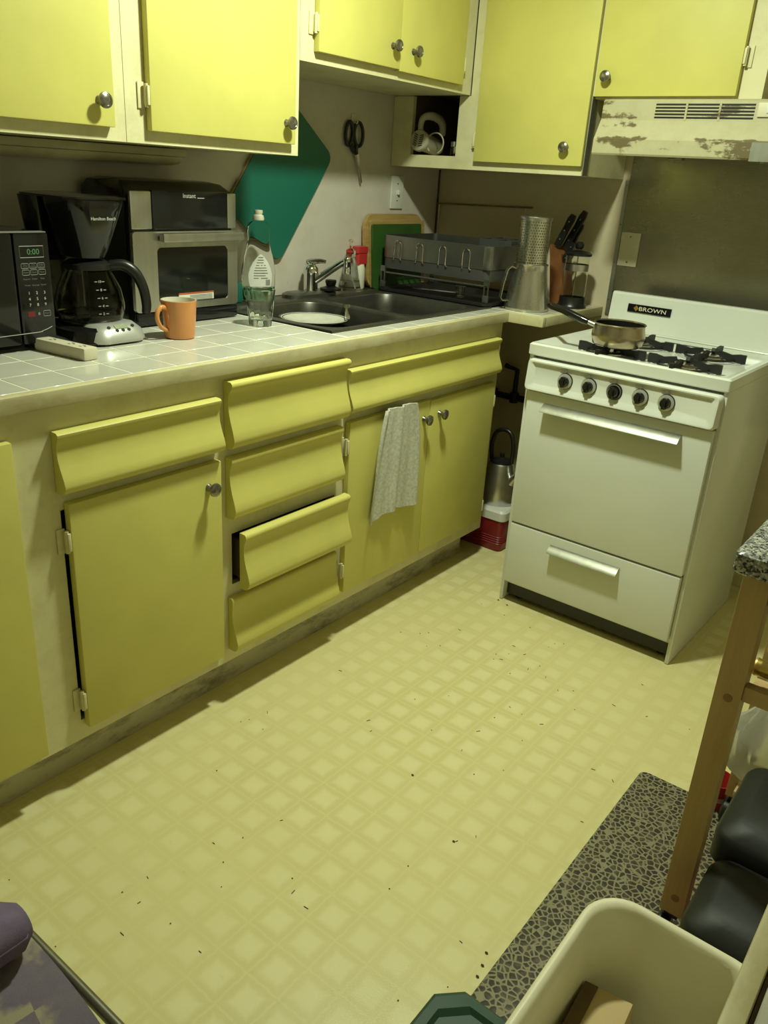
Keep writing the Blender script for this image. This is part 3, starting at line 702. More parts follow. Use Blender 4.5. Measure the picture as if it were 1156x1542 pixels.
r = thing('steel_sheet', 'smeared stainless steel splash sheet on the wall behind the stove', 'backsplash', (1.2, YB, 0.85))
part('sheet', MB().box(0.786, 1.60, YB-0.003, YB-0.0004, 0.60, 1.4295), 'panel', r)
ts = part('trim_strip', MB().box(0.772, 0.786, YB-0.006, YB-0.0004, 0.885, 1.345), 'trim', r)
for z in (1.33, 1.20, 1.07, 0.94): part('screw', MB().lathe([(0.003, 0.0), (0.003, 0.0012), (0.0, 0.002)], (0.779, YB-0.006, z), 'y', 8), 'knob', ts)
r = thing('blank_wall_plate', 'beige blank wall plate with two screws on the steel sheet', 'wall plate', (0.823, YB, 1.06))
pl_ = part('plate', MB().box(0.7895, 0.8605, YB-0.009, YB-0.0032, 1.062, 1.176, 0.0025), 'beige', r)
for z in (1.162, 1.076): part('screw', MB().lathe([(0.0035, 0.0), (0.0035, 0.001), (0.0, 0.0018)], (0.825, YB-0.009, z), 'y', 10), 'knob', pl_)

# ================================================================== MICROWAVE
r = thing('microwave', 'black countertop microwave with green 0:00 clock display', 'microwave', (0.16, 0.74, 0.911))
y0, y1, z0, z1, xf = 0.49, 1.0085, 0.9235, 1.158, 0.292
part('case', MB().box(0.0, xf, y0, y1, z0, z1, 0.006), 'gloss_black', r)
part('door', MB().box(xf+0.0006, xf+0.018, y0, 0.9265, z0+0.002, z1-0.001, 0.006), 'gloss_black', r)
cp = part('control_panel', MB().box(xf+0.0006, xf+0.018, 0.929, y1, z0+0.002, z1-0.001, 0.006), 'gloss_black', r)
part('top_trim', MB().box(xf-0.004, xf+0.0165, y0+0.004, y1-0.004, z1-0.0012, z1+0.0012, 0.0008), 'greyprint', r)
xp = xf+0.0182
d = part('display', MB().box(xp-0.0006, xp+0.0002, 0.940, 0.9935, 1.1075, 1.1305), 'display', cp)
m = MB().tube([(xp, 0.940, 1.1075), (xp, 0.9935, 1.1075), (xp, 0.9935, 1.1305), (xp, 0.940, 1.1305)], 0.0006, 6, closed=True); part('display_frame', m, 'print', cp)
part('clock_digits', MB().text('0:00', 0.0165, facing((xp+0.0003, 0.970, 1.1185), 'x')), 'led', cp)
def outline(m, yc, zc, w_, h_):
    m.tube([(xp, a, c) for a, c in rrect(yc-w_/2, yc+w_/2, zc-h_/2, zc+h_/2, 0.002, 2)], 0.0003, 4, closed=True)
m = MB()
for i in range(3):
    for j in range(2): outline(m, 0.9485+0.0185*i+0.001*j, 1.0905-0.0135*j, 0.016, 0.0105)
outline(m, 0.989, 0.9895, 0.0165, 0.0115)
part('button_outline', m, 'print', cp)
def prints(rows, mat='greyprint'):
    for txt, size, yy, zz in rows: part('button_print', MB().text(txt, size, facing((xp, yy, zz))), mat, cp)
prints([(a, 0.0042, 0.9485+0.0185*i, 1.0925) for i, a in enumerate(('Time', 'Time', 'Weight'))]+[(a, 0.0042, 0.9485+0.0185*i, 1.0885) for i, a in enumerate(('Cook', 'Defrost', 'Defrost'))])
prints([(a, 0.0046, 0.9495+0.0185*i, 1.077) for i, a in enumerate(('Power', 'Clock', 'Timer'))]+[(a, 0.0046, 0.950+0.018*i, 1.0635) for i, a in enumerate(('Popcorn', 'Potato', 'Pizza'))])
prints([(a, 0.0044, 0.951+0.018*i, 1.0505) for i, a in enumerate(('Frozen', 'Beverage', 'Dinner'))]+[('START', 0.0046, 0.989, 0.9895)])
m = MB()
for k in range(9): m.text(str(k+1), 0.0085, facing((xp, 0.952+0.0178*(k % 3), 1.034-0.0125*(k//3))))
m.text('0', 0.0085, facing((xp, 0.9705, 0.9895))); part('number_print', m, 'print', cp)
part('stop_button', MB().box(xp-0.0006, xp+0.0003, 0.945, 0.961, 0.9845, 0.9955), 'redprint', cp)
part('lower_trim', MB().tube([(xp, 0.60, 0.945), (xp, 0.935, 0.9495), (xp, 0.975, 0.9525), (xp, 0.998, 0.960)], 0.0007, 6), 'print', cp)
for a in (0.04, 0.26):
    for b_ in (0.53, 0.97): part('foot', MB().lathe([(0.012, 0.9108), (0.012, 0.924)], (a, b_, 0), n=12, cap0=True, cap1=True), 'black', r)

# ================================================================== POWER STRIP
r = thing('power_strip', 'short beige power strip on the tiles between microwave and coffee maker', 'power strip', (0.40, 0.985, 0.911), 0.12)
bod = part('housing', MB().box(-0.10, 0.062, -0.0185, 0.0185, 0, 0.027, 0.005), 'beige', r, local=True)
for k in (-0.06, 0.0, 0.035): part('socket', MB().box(k-0.004, k+0.004, -0.007, -0.004, 0.0268, 0.0274).box(k-0.004, k+0.004, 0.004, 0.007, 0.0268, 0.0274).box(k+0.007, k+0.011, -0.002, 0.002, 0.0268, 0.0274), 'shade_socket_brown', bod, local=True)

# ================================================================== COFFEE MAKER
cy = 1.128
r = thing('coffee_maker', 'black drip coffee maker with glass carafe and silver button panel', 'coffee maker', (0.2, cy, 0.911))
def rr3(x0, x1, y0, y1, rad, z): return [(a, b, z) for a, b in rrect(x0, x1, y0, y1, rad, 6)]
part('base', MB().loft([rr3(0.10, 0.352, cy-0.088, cy+0.088, 0.055, 0.9112), rr3(0.098, 0.356, cy-0.092, cy+0.092, 0.06, 0.918), rr3(0.10, 0.350, cy-0.088, cy+0.088, 0.06, 0.944), rr3(0.11, 0.340, cy-0.08, cy+0.08, 0.055, 0.950)]), 'gloss_black', r)
part('warming_plate', MB().lathe([(0.070, 0.9505), (0.070, 0.953), (0.0, 0.9535)], (0.255, cy+0.005, 0), n=32), 'iron', r)
part('water_tank', MB().loft([rr3(0.115, 0.165, cy-0.058, cy+0.066, 0.02, 0.9505), rr3(0.115, 0.165, cy-0.060, cy+0.066, 0.02, 1.08), rr3(0.112, 0.185, cy-0.080, cy+0.080, 0.025, 1.224), rr3(0.112, 0.185, cy-0.080, cy+0.080, 0.025, 1.2255)]), 'gloss_black', r)
hp = part('filter_basket', MB().loft([rr3(0.187, 0.300, cy-0.036, cy+0.040, 0.035, 1.099), rr3(0.187, 0.306, cy-0.040, cy+0.046, 0.036, 1.115), rr3(0.187, 0.330, cy-0.068, cy+0.072, 0.045, 1.200), rr3(0.187, 0.335, cy-0.072, cy+0.076, 0.045, 1.216), rr3(0.187, 0.335, cy-0.072, cy+0.076, 0.045, 1.2245)]), 'gloss_black', r)
part('lid', MB().loft([rr3(0.110, 0.338, cy-0.082, cy+0.082, 0.045, 1.2257), rr3(0.110, 0.338, cy-0.082, cy+0.082, 0.045, 1.230), rr3(0.13, 0.32, cy-0.065, cy+0.065, 0.04, 1.233)]), 'gloss_black', r)
part('lettering', MB().text('Hamilton Beach', 0.0100, facing((0.3298, cy+0.006, 1.186), 'x') @ Matrix.Rotation(math.radians(4), 4, 'X')), 'print', hp)
pod = part('button_panel', MB().loft([[(0.30+(a-0.3), b, z) for a, b, z in rr3(0.270, 0.3585+dx, cy-0.060+d, cy+0.090-d, 0.042, z)] for d, dx, z in ((0, 0.006, 0.9155), (-0.002, 0.010, 0.922), (0.004, 0.004, 0.942), (0.016, -0.014, 0.955), (0.03, -0.03, 0.958))]), 'silver', r, label='silver oval button panel')
nt = math.radians(52)
def on_pod(y, z, dz=0.0):
    # the sloping upper front of the panel
    return Vector((0.3625-(z-0.942)*1.35+dz, y, z))
Pm = lambda y, z: Matrix.Translation(on_pod(y, z, 0.0008)) @ Matrix.Rotation(math.radians(37), 4, 'Y')
def slab(m, y, z, w_, h_, disc=False):
    b = bmesh.new()
    if disc: bmesh.ops.create_cone(b, cap_ends=True, segments=12, radius1=w_, radius2=w_, depth=0.002)
    else:
        bmesh.ops.create_cube(b, size=1); bmesh.ops.transform(b, matrix=Matrix.Diagonal((h_, w_, 0.002, 1)), verts=list(b.verts))
    m.merge(b, Pm(y, z)); return m
part('clock_screen', slab(MB(), cy+0.018, 0.9505, 0.034, 0.011), 'lcd', pod)
for y, z in ((cy-0.014, 0.951), (cy+0.050, 0.951), (cy+0.002, 0.9445), (cy+0.018, 0.9445), (cy+0.034, 0.9445)): part('button', slab(MB(), y, z, 0.0042, 0, True), 'black', pod)
# carafe
cc = Vector((0.255, cy+0.005, 0.9538))
ca = part('carafe', MB().lathe([(0.0, 0.0), (0.066, 0.0), (0.072, 0.004), (0.078, 0.020), (0.079, 0.040), (0.072, 0.075), (0.058, 0.105), (0.048, 0.120), (0.046, 0.120), (0.056, 0.104), (0.070, 0.074), (0.077, 0.040), (0.076, 0.021), (0.070, 0.006), (0.0, 0.0025)], cc, n=48), 'smoke', r, label='smoky glass carafe with white cup marks')
part('coffee_ring', MB().lathe([(0.0, 0.004), (0.0695, 0.0062), (0.0752, 0.020), (0.0, 0.021)], cc, n=40), 'soapwater', ca)
part('collar', MB().lathe([(0.0475, 0.1195), (0.053, 0.1185), (0.054, 0.130), (0.040, 0.138), (0.0, 0.140)], cc, n=36), 'black', ca)
ha = math.radians(52); hd = Vector((math.cos(ha), math.sin(ha), 0))
part('handle', MB().tube([cc+hd*0.050+Vector((0, 0, 0.126)), cc+hd*0.080+Vector((0, 0, 0.128)), cc+hd*0.105+Vector((0, 0, 0.112)), cc+hd*0.122+Vector((0, 0, 0.078)), cc+hd*0.128+Vector((0, 0, 0.040)), cc+hd*0.126+Vector((0, 0, 0.018))], [0.012, 0.013, 0.013, 0.012, 0.0115, 0.010], 12), 'black', ca)
va = math.radians(-12)
m = MB()
for k, num in enumerate((2, 4, 6, 8, 10)):
    z = 0.026+0.0175*k; rad = (0.0796, 0.0796, 0.0775, 0.0725, 0.066)[k]
    q = cc+Vector((math.cos(va)*rad, math.sin(va)*rad, z))
    m.text(str(num), 0.008, Matrix.Translation(q) @ Matrix.Rotation(va, 4, 'Z') @ facing((0, 0, 0), 'x'))
    for s_ in (-1, 1):
        b = bmesh.new(); bmesh.ops.create_cube(b, size=1)
        m.merge(b, Matrix.Translation(q) @ Matrix.Rotation(va, 4, 'Z') @ Matrix.Translation((-0.0004, s_*0.0085, 0)) @ Matrix.Diagonal((0.0008, 0.006, 0.0012, 1)))
part('cup_marks', m, 'print', ca)

# ================================================================== AIR FRYER OVEN
r = thing('air_fryer_oven', 'tall black and steel air fryer oven with window door', 'oven', (0.11, 1.46, 0.911))
y0, y1, xf = 1.287, 1.634, 0.205
part('body', MB().loft([rr3(0.0, xf, y0, y1, 0.02, 0.9135), rr3(0.0, xf, y0, y1, 0.02, 1.243), rr3(0.01, xf-0.03, y0+0.012, y1-0.012, 0.02, 1.262), rr3(0.02, xf-0.06, y0+0.04, y1-0.04, 0.02, 1.268)]), 'gloss_black', r)
for a in (y0+0.04, y1-0.04):
    for b_ in (0.04, 0.18): part('foot', MB().lathe([(0.01, 0.911), (0.01, 0.914)], (b_, a, 0), n=10, cap0=True, cap1=True), 'black', r)
part('control_screen', MB().box(xf+0.0006, xf+0.011, y0+0.066, y1-0.034, 1.152, 1.245, 0.002), 'gloss_black', r)
for a, b_ in ((y0+0.002, y0+0.065), (y1-0.033, y1-0.002)): part('steel_cheek', MB().box(xf+0.0006, xf+0.010, a, b_, 1.152, 1.242, 0.004), 'ovensteel', r)
dr_ = MB(); n = 6; O = lambda x: [(x, a, b_) for a, b_ in rrect(y0+0.002, y1-0.001, 0.949, 1.147, 0.010, n)]
Wn = lambda x, d=0: [(x, a, b_) for a, b_ in rrect(1.361+d, 1.598-d, 0.9665+d, 1.108-d, 0.012, n)]
dr_.loft([O(xf+0.0006), O(xf+0.012), Wn(xf+0.0122), Wn(xf+0.0110, 0.0006)], cap0=True, cap1=False)
dd = part('door', dr_, 'ovensteel', r, ang=30)
part('window', MB().loft([Wn(xf+0.0095, 0.0012), Wn(xf+0.0112, 0.0012)]), 'display', dd)
part('door_handle', MB().box(xf+0.016, xf+0.036, 1.366, 1.640, 1.122, 1.144, 0.004).box(xf+0.010, xf+0.018, 1.375, 1.39, 1.124, 1.142).box(xf+0.010, xf+0.018, 1.60, 1.615, 1.124, 1.142), 'ovensteel', dd)
part('lettering', MB().text('Instant', 0.0155, facing((xf+0.0112, 1.470, 1.233), 'x')).box(xf+0.0110, xf+0.0114, 1.497, 1.520, 1.2275, 1.2290), 'print', r)
lb = part('warning_label', MB().box(xf+0.0113, xf+0.0117, 1.425, 1.545, 0.9695, 0.990), 'white', dd)
part('label_band', MB().box(xf+0.0118, xf+0.0121, 1.425, 1.545, 0.986, 0.9905), 'orangeprint', lb)
m = MB()
for k in range(4): m.box(xf+0.0118, xf+0.0121, 1.462, 1.54, 0.9705+0.0036*k, 0.9722+0.0036*k)
part('label_print', m, 'greyprint', lb)
part('base_skirt', MB().box(xf+0.0006, xf+0.012, y0+0.002, y1-0.001, 0.9135, 0.947, 0.006), 'gloss_black', r)

# ================================================================== MUG, TUMBLER, SOAP
mc = Vector((0.365, 1.305, 0.911))
r = thing('mug', 'orange glazed mug with cream inside on the white tiles', 'mug', mc)
part('cup', MB().lathe([(0.0, 0.0), (0.033, 0.0), (0.036, 0.002), (0.0375, 0.01), (0.0425, 0.080), (0.0435, 0.091), (0.0425, 0.092)], mc, n=40), 'orange', r)
part('inside', MB().lathe([(0.0425, 0.0922), (0.0405, 0.092), (0.0395, 0.080), (0.034, 0.010), (0.030, 0.006), (0.0, 0.006)], mc, n=40), 'cream_glaze', r)
hdv = Vector((0.05, -1.0, 0)).normalized()
part('handle', MB().tube([mc+hdv*0.039+Vector((0, 0, 0.074)), mc+hdv*0.055+Vector((0, 0, 0.078)), mc+hdv*0.067+Vector((0, 0, 0.066)), mc+hdv*0.067+Vector((0, 0, 0.048)), mc+hdv*0.056+Vector((0, 0, 0.030)), mc+hdv*0.037+Vector((0, 0, 0.020))], [0.006, 0.006, 0.0058, 0.0055, 0.005, 0.005], 10), 'orange', r)
gc = Vector((0.352, 1.592, 0.911)); nf = 12
m = MB()
def ringf(rad, z, fac=0.0, n=48): return [(gc.x+rad*(1-fac*(1-abs(math.cos(nf/2*t)))*1.0)*math.cos(t), gc.y+rad*(1-fac*(1-abs(math.cos(nf/2*t))))*math.sin(t), gc.z+z) for t in [2*math.pi*k/n for k in range(n)]]
m.loft([ringf(0.028, 0.0), ringf(0.0315, 0.002, 0.06), ringf(0.0345, 0.03, 0.05), ringf(0.038, 0.075, 0.01), ringf(0.0405, 0.097), ringf(0.0390, 0.098), ringf(0.0365, 0.075), ringf(0.0325, 0.03), ringf(0.029, 0.018), ringf(0.001, 0.016)])
single('tumbler', m, 'glass', 'clear faceted glass tumbler standing in front of the soap bottle', 'glass', gc, ang=50)
sc_ = Vector((0.050, 1.875, 0.9155)); sd = Matrix.Rotation(math.radians(-20), 4, 'Z')
r = thing('dish_soap_bottle', 'clear dish soap bottle with white back label and pale cap', 'bottle', sc_)
def ell(rx, ry, z, n=32): return [sc_+sd @ Vector((ry*math.cos(2*math.pi*k/n), rx*math.sin(2*math.pi*k/n), z)) for k in range(n)]
out = [(0.045, 0.026, 0.0), (0.052, 0.030, 0.006), (0.056, 0.032, 0.05), (0.057, 0.032, 0.10), (0.050, 0.029, 0.145), (0.039, 0.025, 0.185), (0.035, 0.023, 0.205), (0.037, 0.023, 0.225), (0.036, 0.022, 0.245), (0.026, 0.018, 0.260), (0.013, 0.013, 0.266), (0.013, 0.013, 0.270)]
out = [(a, b_*0.9, z*0.92) for a, b_, z in out]
m = MB(); m.loft([ell(a, b_, z) for a, b_, z in out], cap1=False); part('bottle_shell', m, 'thin', r, label='clear plastic shell')
m = MB(); m.loft([ell(a-0.002, b_-0.002, z+0.002) for a, b_, z in out[:2]]+[ell(0.0535, 0.0295, 0.045)]); part('soap', m, 'soapgreen', r, label='green dish soap left in the bottom')
part('cap', MB().lathe([(0.0, 0.2455), (0.017, 0.2455), (0.018, 0.250), (0.016, 0.259), (0.011, 0.262), (0.0135, 0.268), (0.013, 0.275), (0.0, 0.276)], sc_, n=24), 'cream_glaze', r)
def on_bottle(t, z):     # point on the bottle's front, t from -1 to 1
    for (a0, b0, z0_), (a1, b1, z1_) in zip(out, out[1:]):
        if z0_ <= z <= z1_:
            f = (z-z0_)/(z1_-z0_); a = a0+(a1-a0)*f; b_ = b0+(b1-b0)*f; break
    an = t*1.0
    return sc_+sd @ Vector(((b_+0.0008)*math.cos(an), (a+0.0008)*math.sin(an), z))
m = MB(); rows = []
zs = [0.048, 0.065, 0.085, 0.105, 0.122, 0.136, 0.146]; ws = [0.66, 0.75, 0.76, 0.66, 0.5, 0.28, 0.06]
for z, w_ in zip(zs, ws): rows.append([m.bm.verts.new(on_bottle(-w_+2*w_*k/10-0.08, z)) for k in range(11)])
for A, B in zip(rows, rows[1:]):
    for k in range(10): m.bm.faces.new((A[k], A[k+1], B[k+1], B[k]))
lb = part('label', m, 'white', r, label='white pointed-oval back label')
m = MB()
for j in range(9):
    z = 0.136-0.0078*j; w_ = 0.16+0.045*j if j < 6 else 0.42
    a = [on_bottle(-w_-0.08+2*w_*k/6, z)+(sd @ Vector((0.0006, 0, 0))) for k in range(7)]
    for p, q in zip(a, a[1:]):
        if random.random() < 0.85: m.loft([[p, p+Vector((0, 0, 0.002)), p+Vector((0.0003, 0, 0.002)), p+Vector((0.0003, 0, 0))], [q, q+Vector((0, 0, 0.002)), q+Vector((0.0003, 0, 0.002)), q+Vector((0.0003, 0, 0))]])
for k in range(7):
    p = on_bottle(0.22+0.045*k, 0.052)+(sd @ Vector((0.0006, 0, 0))); m.box(p.x-0.0002, p.x+0.0003, p.y-0.0005, p.y+0.0005+0.0004*(k % 2), p.z, p.z+0.018)
part('label_print', m, 'greyprint', lb)
# green scrubber beside the soap
m = MB().box(0.012, 0.050, 1.765, 1.810, 0.9155, 0.975, 0.008); single('scrub_sponge', m, 'teal', 'upright green scrub sponge between the oven and soap bottle', 'sponge', (0.031, 1.79, 0.9155))
# ================================================================== LEFT WALL THINGS
# teal board hung cornerwise
r = thing('hanging_cutting_board', 'teal cutting board hung cornerwise on the wall above the sink', 'cutting board', (XW+0.02, 2.03, 1.02))
ca_, sa_ = 0.6, 0.8
def dia(u, v, x): return (x, 2.02+u*ca_-v*sa_, 1.02+u*sa_+v*ca_)
def board(x0, x1, d): return [[dia(u, v, x) for u, v in rrect(0.0+d, 0.425-d, 0.0+d, 0.29-d, 0.032, 6)] for x in (x0, x1)]
part('wood_back', MB().loft(board(XW+0.006, XW+0.014, 0.0)), 'bamboo', r)
part('teal_face', MB().loft(board(XW+0.0142, XW+0.018, 0.002)), 'teal', r)
# scissors on a hook
r = thing('scissors', 'black-handled scissors hanging from a wall hook', 'scissors', (XW+0.012, 2.39, 1.28))
x = XW+0.012
for s_, yc in ((-1, 2.362), (1, 2.408)):
    el = [(x+0.002*s_, yc+(0.021+0.003*s_)*math.cos(t)+0.006*math.sin(t)*s_*-0.3, 1.438+0.038*math.sin(t)) for t in [2*math.pi*k/24 for k in range(24)]]
    part('finger_loop', MB().tube(el, 0.0062, 8, closed=True), 'black', r)
part('shank', MB().tube([(x, 2.372, 1.405), (x, 2.388, 1.385), (x, 2.40, 1.375)], [0.008, 0.009, 0.006], 8).tube([(x+0.003, 2.398, 1.405), (x+0.003, 2.396, 1.385), (x+0.003, 2.402, 1.375)], [0.007, 0.008, 0.006], 8), 'black', r)
part('blade', MB().prism([(2.388, 1.390), (2.404, 1.390), (2.438, 1.290), (2.440, 1.281), (2.432, 1.288)], 'x', x-0.001, x+0.001), 'steel', r)
part('blade', MB().prism([(2.394, 1.392), (2.410, 1.388), (2.436, 1.288), (2.434, 1.279), (2.428, 1.290)], 'x', x+0.0014, x+0.003), 'steel', r)
part('pivot_screw', MB().lathe([(0.004, 0.003), (0.004, 0.0048), (0.0, 0.0055)], (x, 2.404, 1.378), 'x', 12), 'chrome', r)
r = thing('wall_hook', 'pale adhesive wall hook holding the scissors', 'hook', (XW, 2.39, 1.475))
part('back_plate', MB().box(XW+0.0004, XW+0.004, 2.380, 2.402, 1.462, 1.502, 0.0015), 'beige', r)
part('prong', MB().tube([(XW+0.004, 2.391, 1.478), (XW+0.018, 2.391, 1.470), (XW+0.022, 2.392, 1.480)], 0.003, 8), 'beige', r)
# switch plate
r = thing('light_switch', 'white toggle switch plate on the wall above the wooden boards', 'switch', (XW, 2.66, 1.19))
p_ = part('plate', MB().box(XW+0.0004, XW+0.007, 2.625, 2.700, 1.196, 1.312, 0.0025), 'white', r)
part('toggle', MB().box(XW+0.006, XW+0.018, 2.657, 2.668, 1.246, 1.262, 0.002), 'white', p_)
for z in (1.285, 1.225): part('screw', MB().lathe([(0.003, 0.0), (0.003, 0.0008), (0.0, 0.0014)], (XW+0.007, 2.662, z), 'x', 8), 'knob', p_)
# under-cabinet lamp
r = thing('under_cabinet_lamp', 'long switched-off tube lamp under the wall cabinets above the oven', 'lamp', (0.04, 1.1, 1.30))
part('housing', MB().box(XW+0.002, 0.055, 0.62, 1.60, 1.325, 1.3455, 0.006), 'frame', r)
part('diffuser', MB().loft([[(0.018+0.032*math.cos(t)*f, y, 1.3245+0.022*math.sin(t)*f) for t in [math.pi+math.pi*k/12 for k in range(13)]] for y, f in ((0.63, 0.9), (0.66, 1.0), (1.565, 1.0), (1.592, 0.85))]), 'frame', r)

# ================================================================== SINK SURROUND
pc = Vector((0.040, 2.338, 0.9155))
r = thing('pump_bottle', 'clear conical soap pump bottle standing behind the sink', 'bottle', pc)
part('bottle_shell', MB().lathe([(0.0, 0.0), (0.040, 0.0), (0.0425, 0.004), (0.026, 0.085), (0.019, 0.115), (0.0155, 0.120), (0.0155, 0.128)], pc, n=32), 'thin', r)
part('soap', MB().lathe([(0.0, 0.003), (0.0395, 0.003), (0.040, 0.005), (0.034, 0.035), (0.0, 0.036)], pc, n=28), 'thin', r)
pm = part('pump', MB().lathe([(0.017, 0.122), (0.0175, 0.142), (0.010, 0.147), (0.005, 0.149), (0.005, 0.170), (0.009, 0.172), (0.009, 0.178), (0.0, 0.180)], pc, n=20, cap0=True), 'thin', r)
part('nozzle', MB().tube([pc+Vector((0, 0, 0.175)), pc+Vector((0.012, -0.012, 0.177)), pc+Vector((0.020, -0.020, 0.172))], 0.0035, 8), 'thin', pm)
part('dip_tube', MB().tube([pc+Vector((0, 0, 0.12)), pc+Vector((0.002, 0.004, 0.06)), pc+Vector((0.008, 0.014, 0.008))], 0.002, 6), 'white', r)
m = MB()
for k in range(6): m.box(pc.x+0.0315-0.0008*k, pc.x+0.0322-0.0008*k, pc.y-0.016+0.004*(k % 2), pc.y+0.014, pc.z+0.045+0.0055*k, pc.z+0.047+0.0055*k)
part('label_print', m, 'print', r)
r = thing('red_topped_jar', 'red-topped cream jar between the pump bottle and wooden boards', 'jar', (0.008, 2.422, 0.9155))
part('jar_body', MB().lathe([(0.0, 0.0), (0.022, 0.0), (0.025, 0.006), (0.025, 0.075), (0.021, 0.089)], (0.008, 2.422, 0.9155), n=24), 'cream_glaze', r)
m = MB().loft([[(0.012+(a-0.012), b, z) for a, b in rrect(-0.014, 0.028, 2.396, 2.452, 0.008, 4)] for z in (1.005, 1.044)]); m.loft([[(a, b, z) for a, b in rrect(-0.014, 0.030, 2.390, 2.453, 0.008, 4)] for z in (1.0445, 1.066)])
part('red_lid', m, 'red', r)
# two boards leaning on the wall
def lean_board(name, label, mat, y0, y1, z0, h, xb, xt, th, rad, slot=False):
    m = MB(); H = h
    def P(u, v, off): f = v/H; return (xb+(xt-xb)*f+off, u, z0+v)
    ring = rrect(y0, y1, 0.0, H, rad, 6)
    m.loft([[P(u, v, 0) for u, v in ring], [P(u, v, th) for u, v in ring]])
    r = thing(name, label, 'cutting board', (xb+th/2, (y0+y1)/2, z0)); bd_ = part('board', m, mat, r)
    if slot:
        part('groove', MB().loft([[P(u, v, th+0.0004) for u, v in rrect(y0+0.06, y1-0.05, H-0.030, H-0.022, 0.003, 3)], [P(u, v, th+0.0010) for u, v in rrect(y0+0.06, y1-0.05, H-0.030, H-0.022, 0.003, 3)]]), 'plug', bd_)
lean_board('wooden_cutting_board', 'tall bamboo cutting board with rounded corners leaning on the wall', 'bamboo', 2.456, 2.815, 0.9155, 0.262, 0.008, XW+0.006, 0.016, 0.05, True)
lean_board('grooved_cutting_board', 'narrow bamboo cutting board between the round-cornered board and green one', 'bamboo', 2.475, 2.812, 0.9155, 0.240, 0.026, 0.006, 0.010, 0.006)
lean_board('green_cutting_board', 'green plastic cutting board leaning behind the dish rack', 'green', 2.470, 2.775, 0.9155, 0.228, 0.038, 0.020, 0.009, 0.008)

# ================================================================== DISH RACK
r = thing('drain_tray', 'black drain tray under the dish rack', 'tray', (0.30, 2.66, 0.9155))
m = MB(); N_ = 5
def tr(d, z, rad=0.02): return [(a, b, z) for a, b in rrect(0.072+d, 0.545-d, 2.455+d, 2.86-d, rad, N_)]
m.loft([tr(0.006, 0.9155), tr(0, 0.919), tr(0, 0.927), tr(0.004, 0.928), tr(0.012, 0.920)]); part('tray', m, 'iron', r)
r = thing('dish_rack', 'grey metal dish rack with wire loops standing over a tray', 'dish rack', (0.305, 2.6, 0.92))
x0, x1, y0, y1 = 0.078, 0.540, 2.470, 2.80
m = MB(); t_ = 0.0025
o_ = lambda z, d=0.0: [(a, b, z) for a, b in rrect(x0+d, x1-d, y0+d, y1-d, 0.022, 5)]
m.loft([o_(1.036), o_(1.112), o_(1.113, t_), o_(1.036, t_)], closed=True); part('upper_band', m, 'steel_dark', r)
m = MB(); m.loft([o_(0.998, 0.002), o_(1.0358, 0.002), o_(1.0358, 0.005), o_(0.998, 0.005)], closed=True); part('lower_band', m, 'lid_grey', r)
m = MB()
for k in range(9): m.box(x0+0.012, x1-0.012, y0+0.015+0.036*k, y0+0.019+0.036*k, 0.998, 1.002)
m.box(x0+0.01, x0+0.014, y0+0.01, y1-0.01, 0.998, 1.002).box(x1-0.014, x1-0.01, y0+0.01, y1-0.01, 0.998, 1.002); part('wire_floor', m, 'steel_dark', r)
for k in range(4):
    xc = 0.152+0.0985*k
    m = MB().tube([(xc-0.017, y0-0.0035, 1.032), (xc-0.015, y0-0.006, 1.036), (xc-0.0145, y0-0.006, 1.078), (xc-0.010, y0-0.006, 1.092), (xc, y0-0.006, 1.097), (xc+0.010, y0-0.006, 1.092), (xc+0.0145, y0-0.006, 1.078), (xc+0.015, y0-0.006, 1.036), (xc+0.020, y0-0.0035, 1.032)], 0.0017, 8)
    part('wire_loop', m, 'chrome', r)
for a, b in ((x0+0.008, y0+0.004), (x1-0.008, y0+0.004), (x0+0.008, y1-0.004), (x1-0.008, y1-0.004)):
    lg = part('leg', MB().box(a-0.009, a-0.006, b-0.003, b+0.003, 0.950, 0.9985).box(a+0.006, a+0.009, b-0.003, b+0.003, 0.950, 0.9985).box(a-0.010, a+0.010, b-0.004, b+0.004, 0.985, 1.005), 'steel_dark', r)
    part('rubber_foot', MB().box(a-0.010, a+0.010, b-0.006, b+0.006, 0.9285, 0.952, 0.003), 'lid_grey', lg)
part('corner_sleeve', MB().box(x1-0.026, x1+0.002, y0-0.0035, y0-0.0005, 1.036, 1.110, 0.001), 'steel', r)
part('lower_bar', MB().tube([(x0+0.01, y0+0.012, 0.981), (x1-0.012, y0+0.012, 0.981)], 0.004, 8), 'steel_dark', r)
r = thing('cutlery_caddy', 'dark grey compartment caddy hooked inside the dish rack', 'caddy', (0.47, 2.7, 1.004))
m = MB(); a0, a1, b0, b1 = 0.395, 0.525, 2.625, 2.785
for q in ((a0, a1, b0, b0+0.003), (a0, a1, b1-0.003, b1), (a0, a0+0.003, b0+0.003, b1-0.003), (a1-0.003, a1, b0+0.003, b1-0.003), (a0+0.003, a1-0.003, 2.70, 2.703), (0.46, 0.463, b0+0.003, b1-0.003)): m.box(*q, 1.0045, 1.125)
m.box(a0+0.003, a1-0.003, b0+0.003, b1-0.003, 1.0045, 1.008); part('compartments', m, 'lid_grey', r)
cutlery('serving_spoon', 'metal spoon lying in the black tray under the rack', 'spoon', (0.33, 2.60, 0.930), (0.19, 2.52, 0.934), 'spoon')
r = thing('shot_glass', 'small clear glass standing under the dish rack', 'glass', (0.375, 2.56, 0.9205))
part('glass_body', MB().lathe([(0.0, 0.0), (0.014, 0.0), (0.017, 0.040), (0.0155, 0.040), (0.0128, 0.006), (0.0, 0.005)], (0.375, 2.56, 0.9205), n=20), 'glass', r)

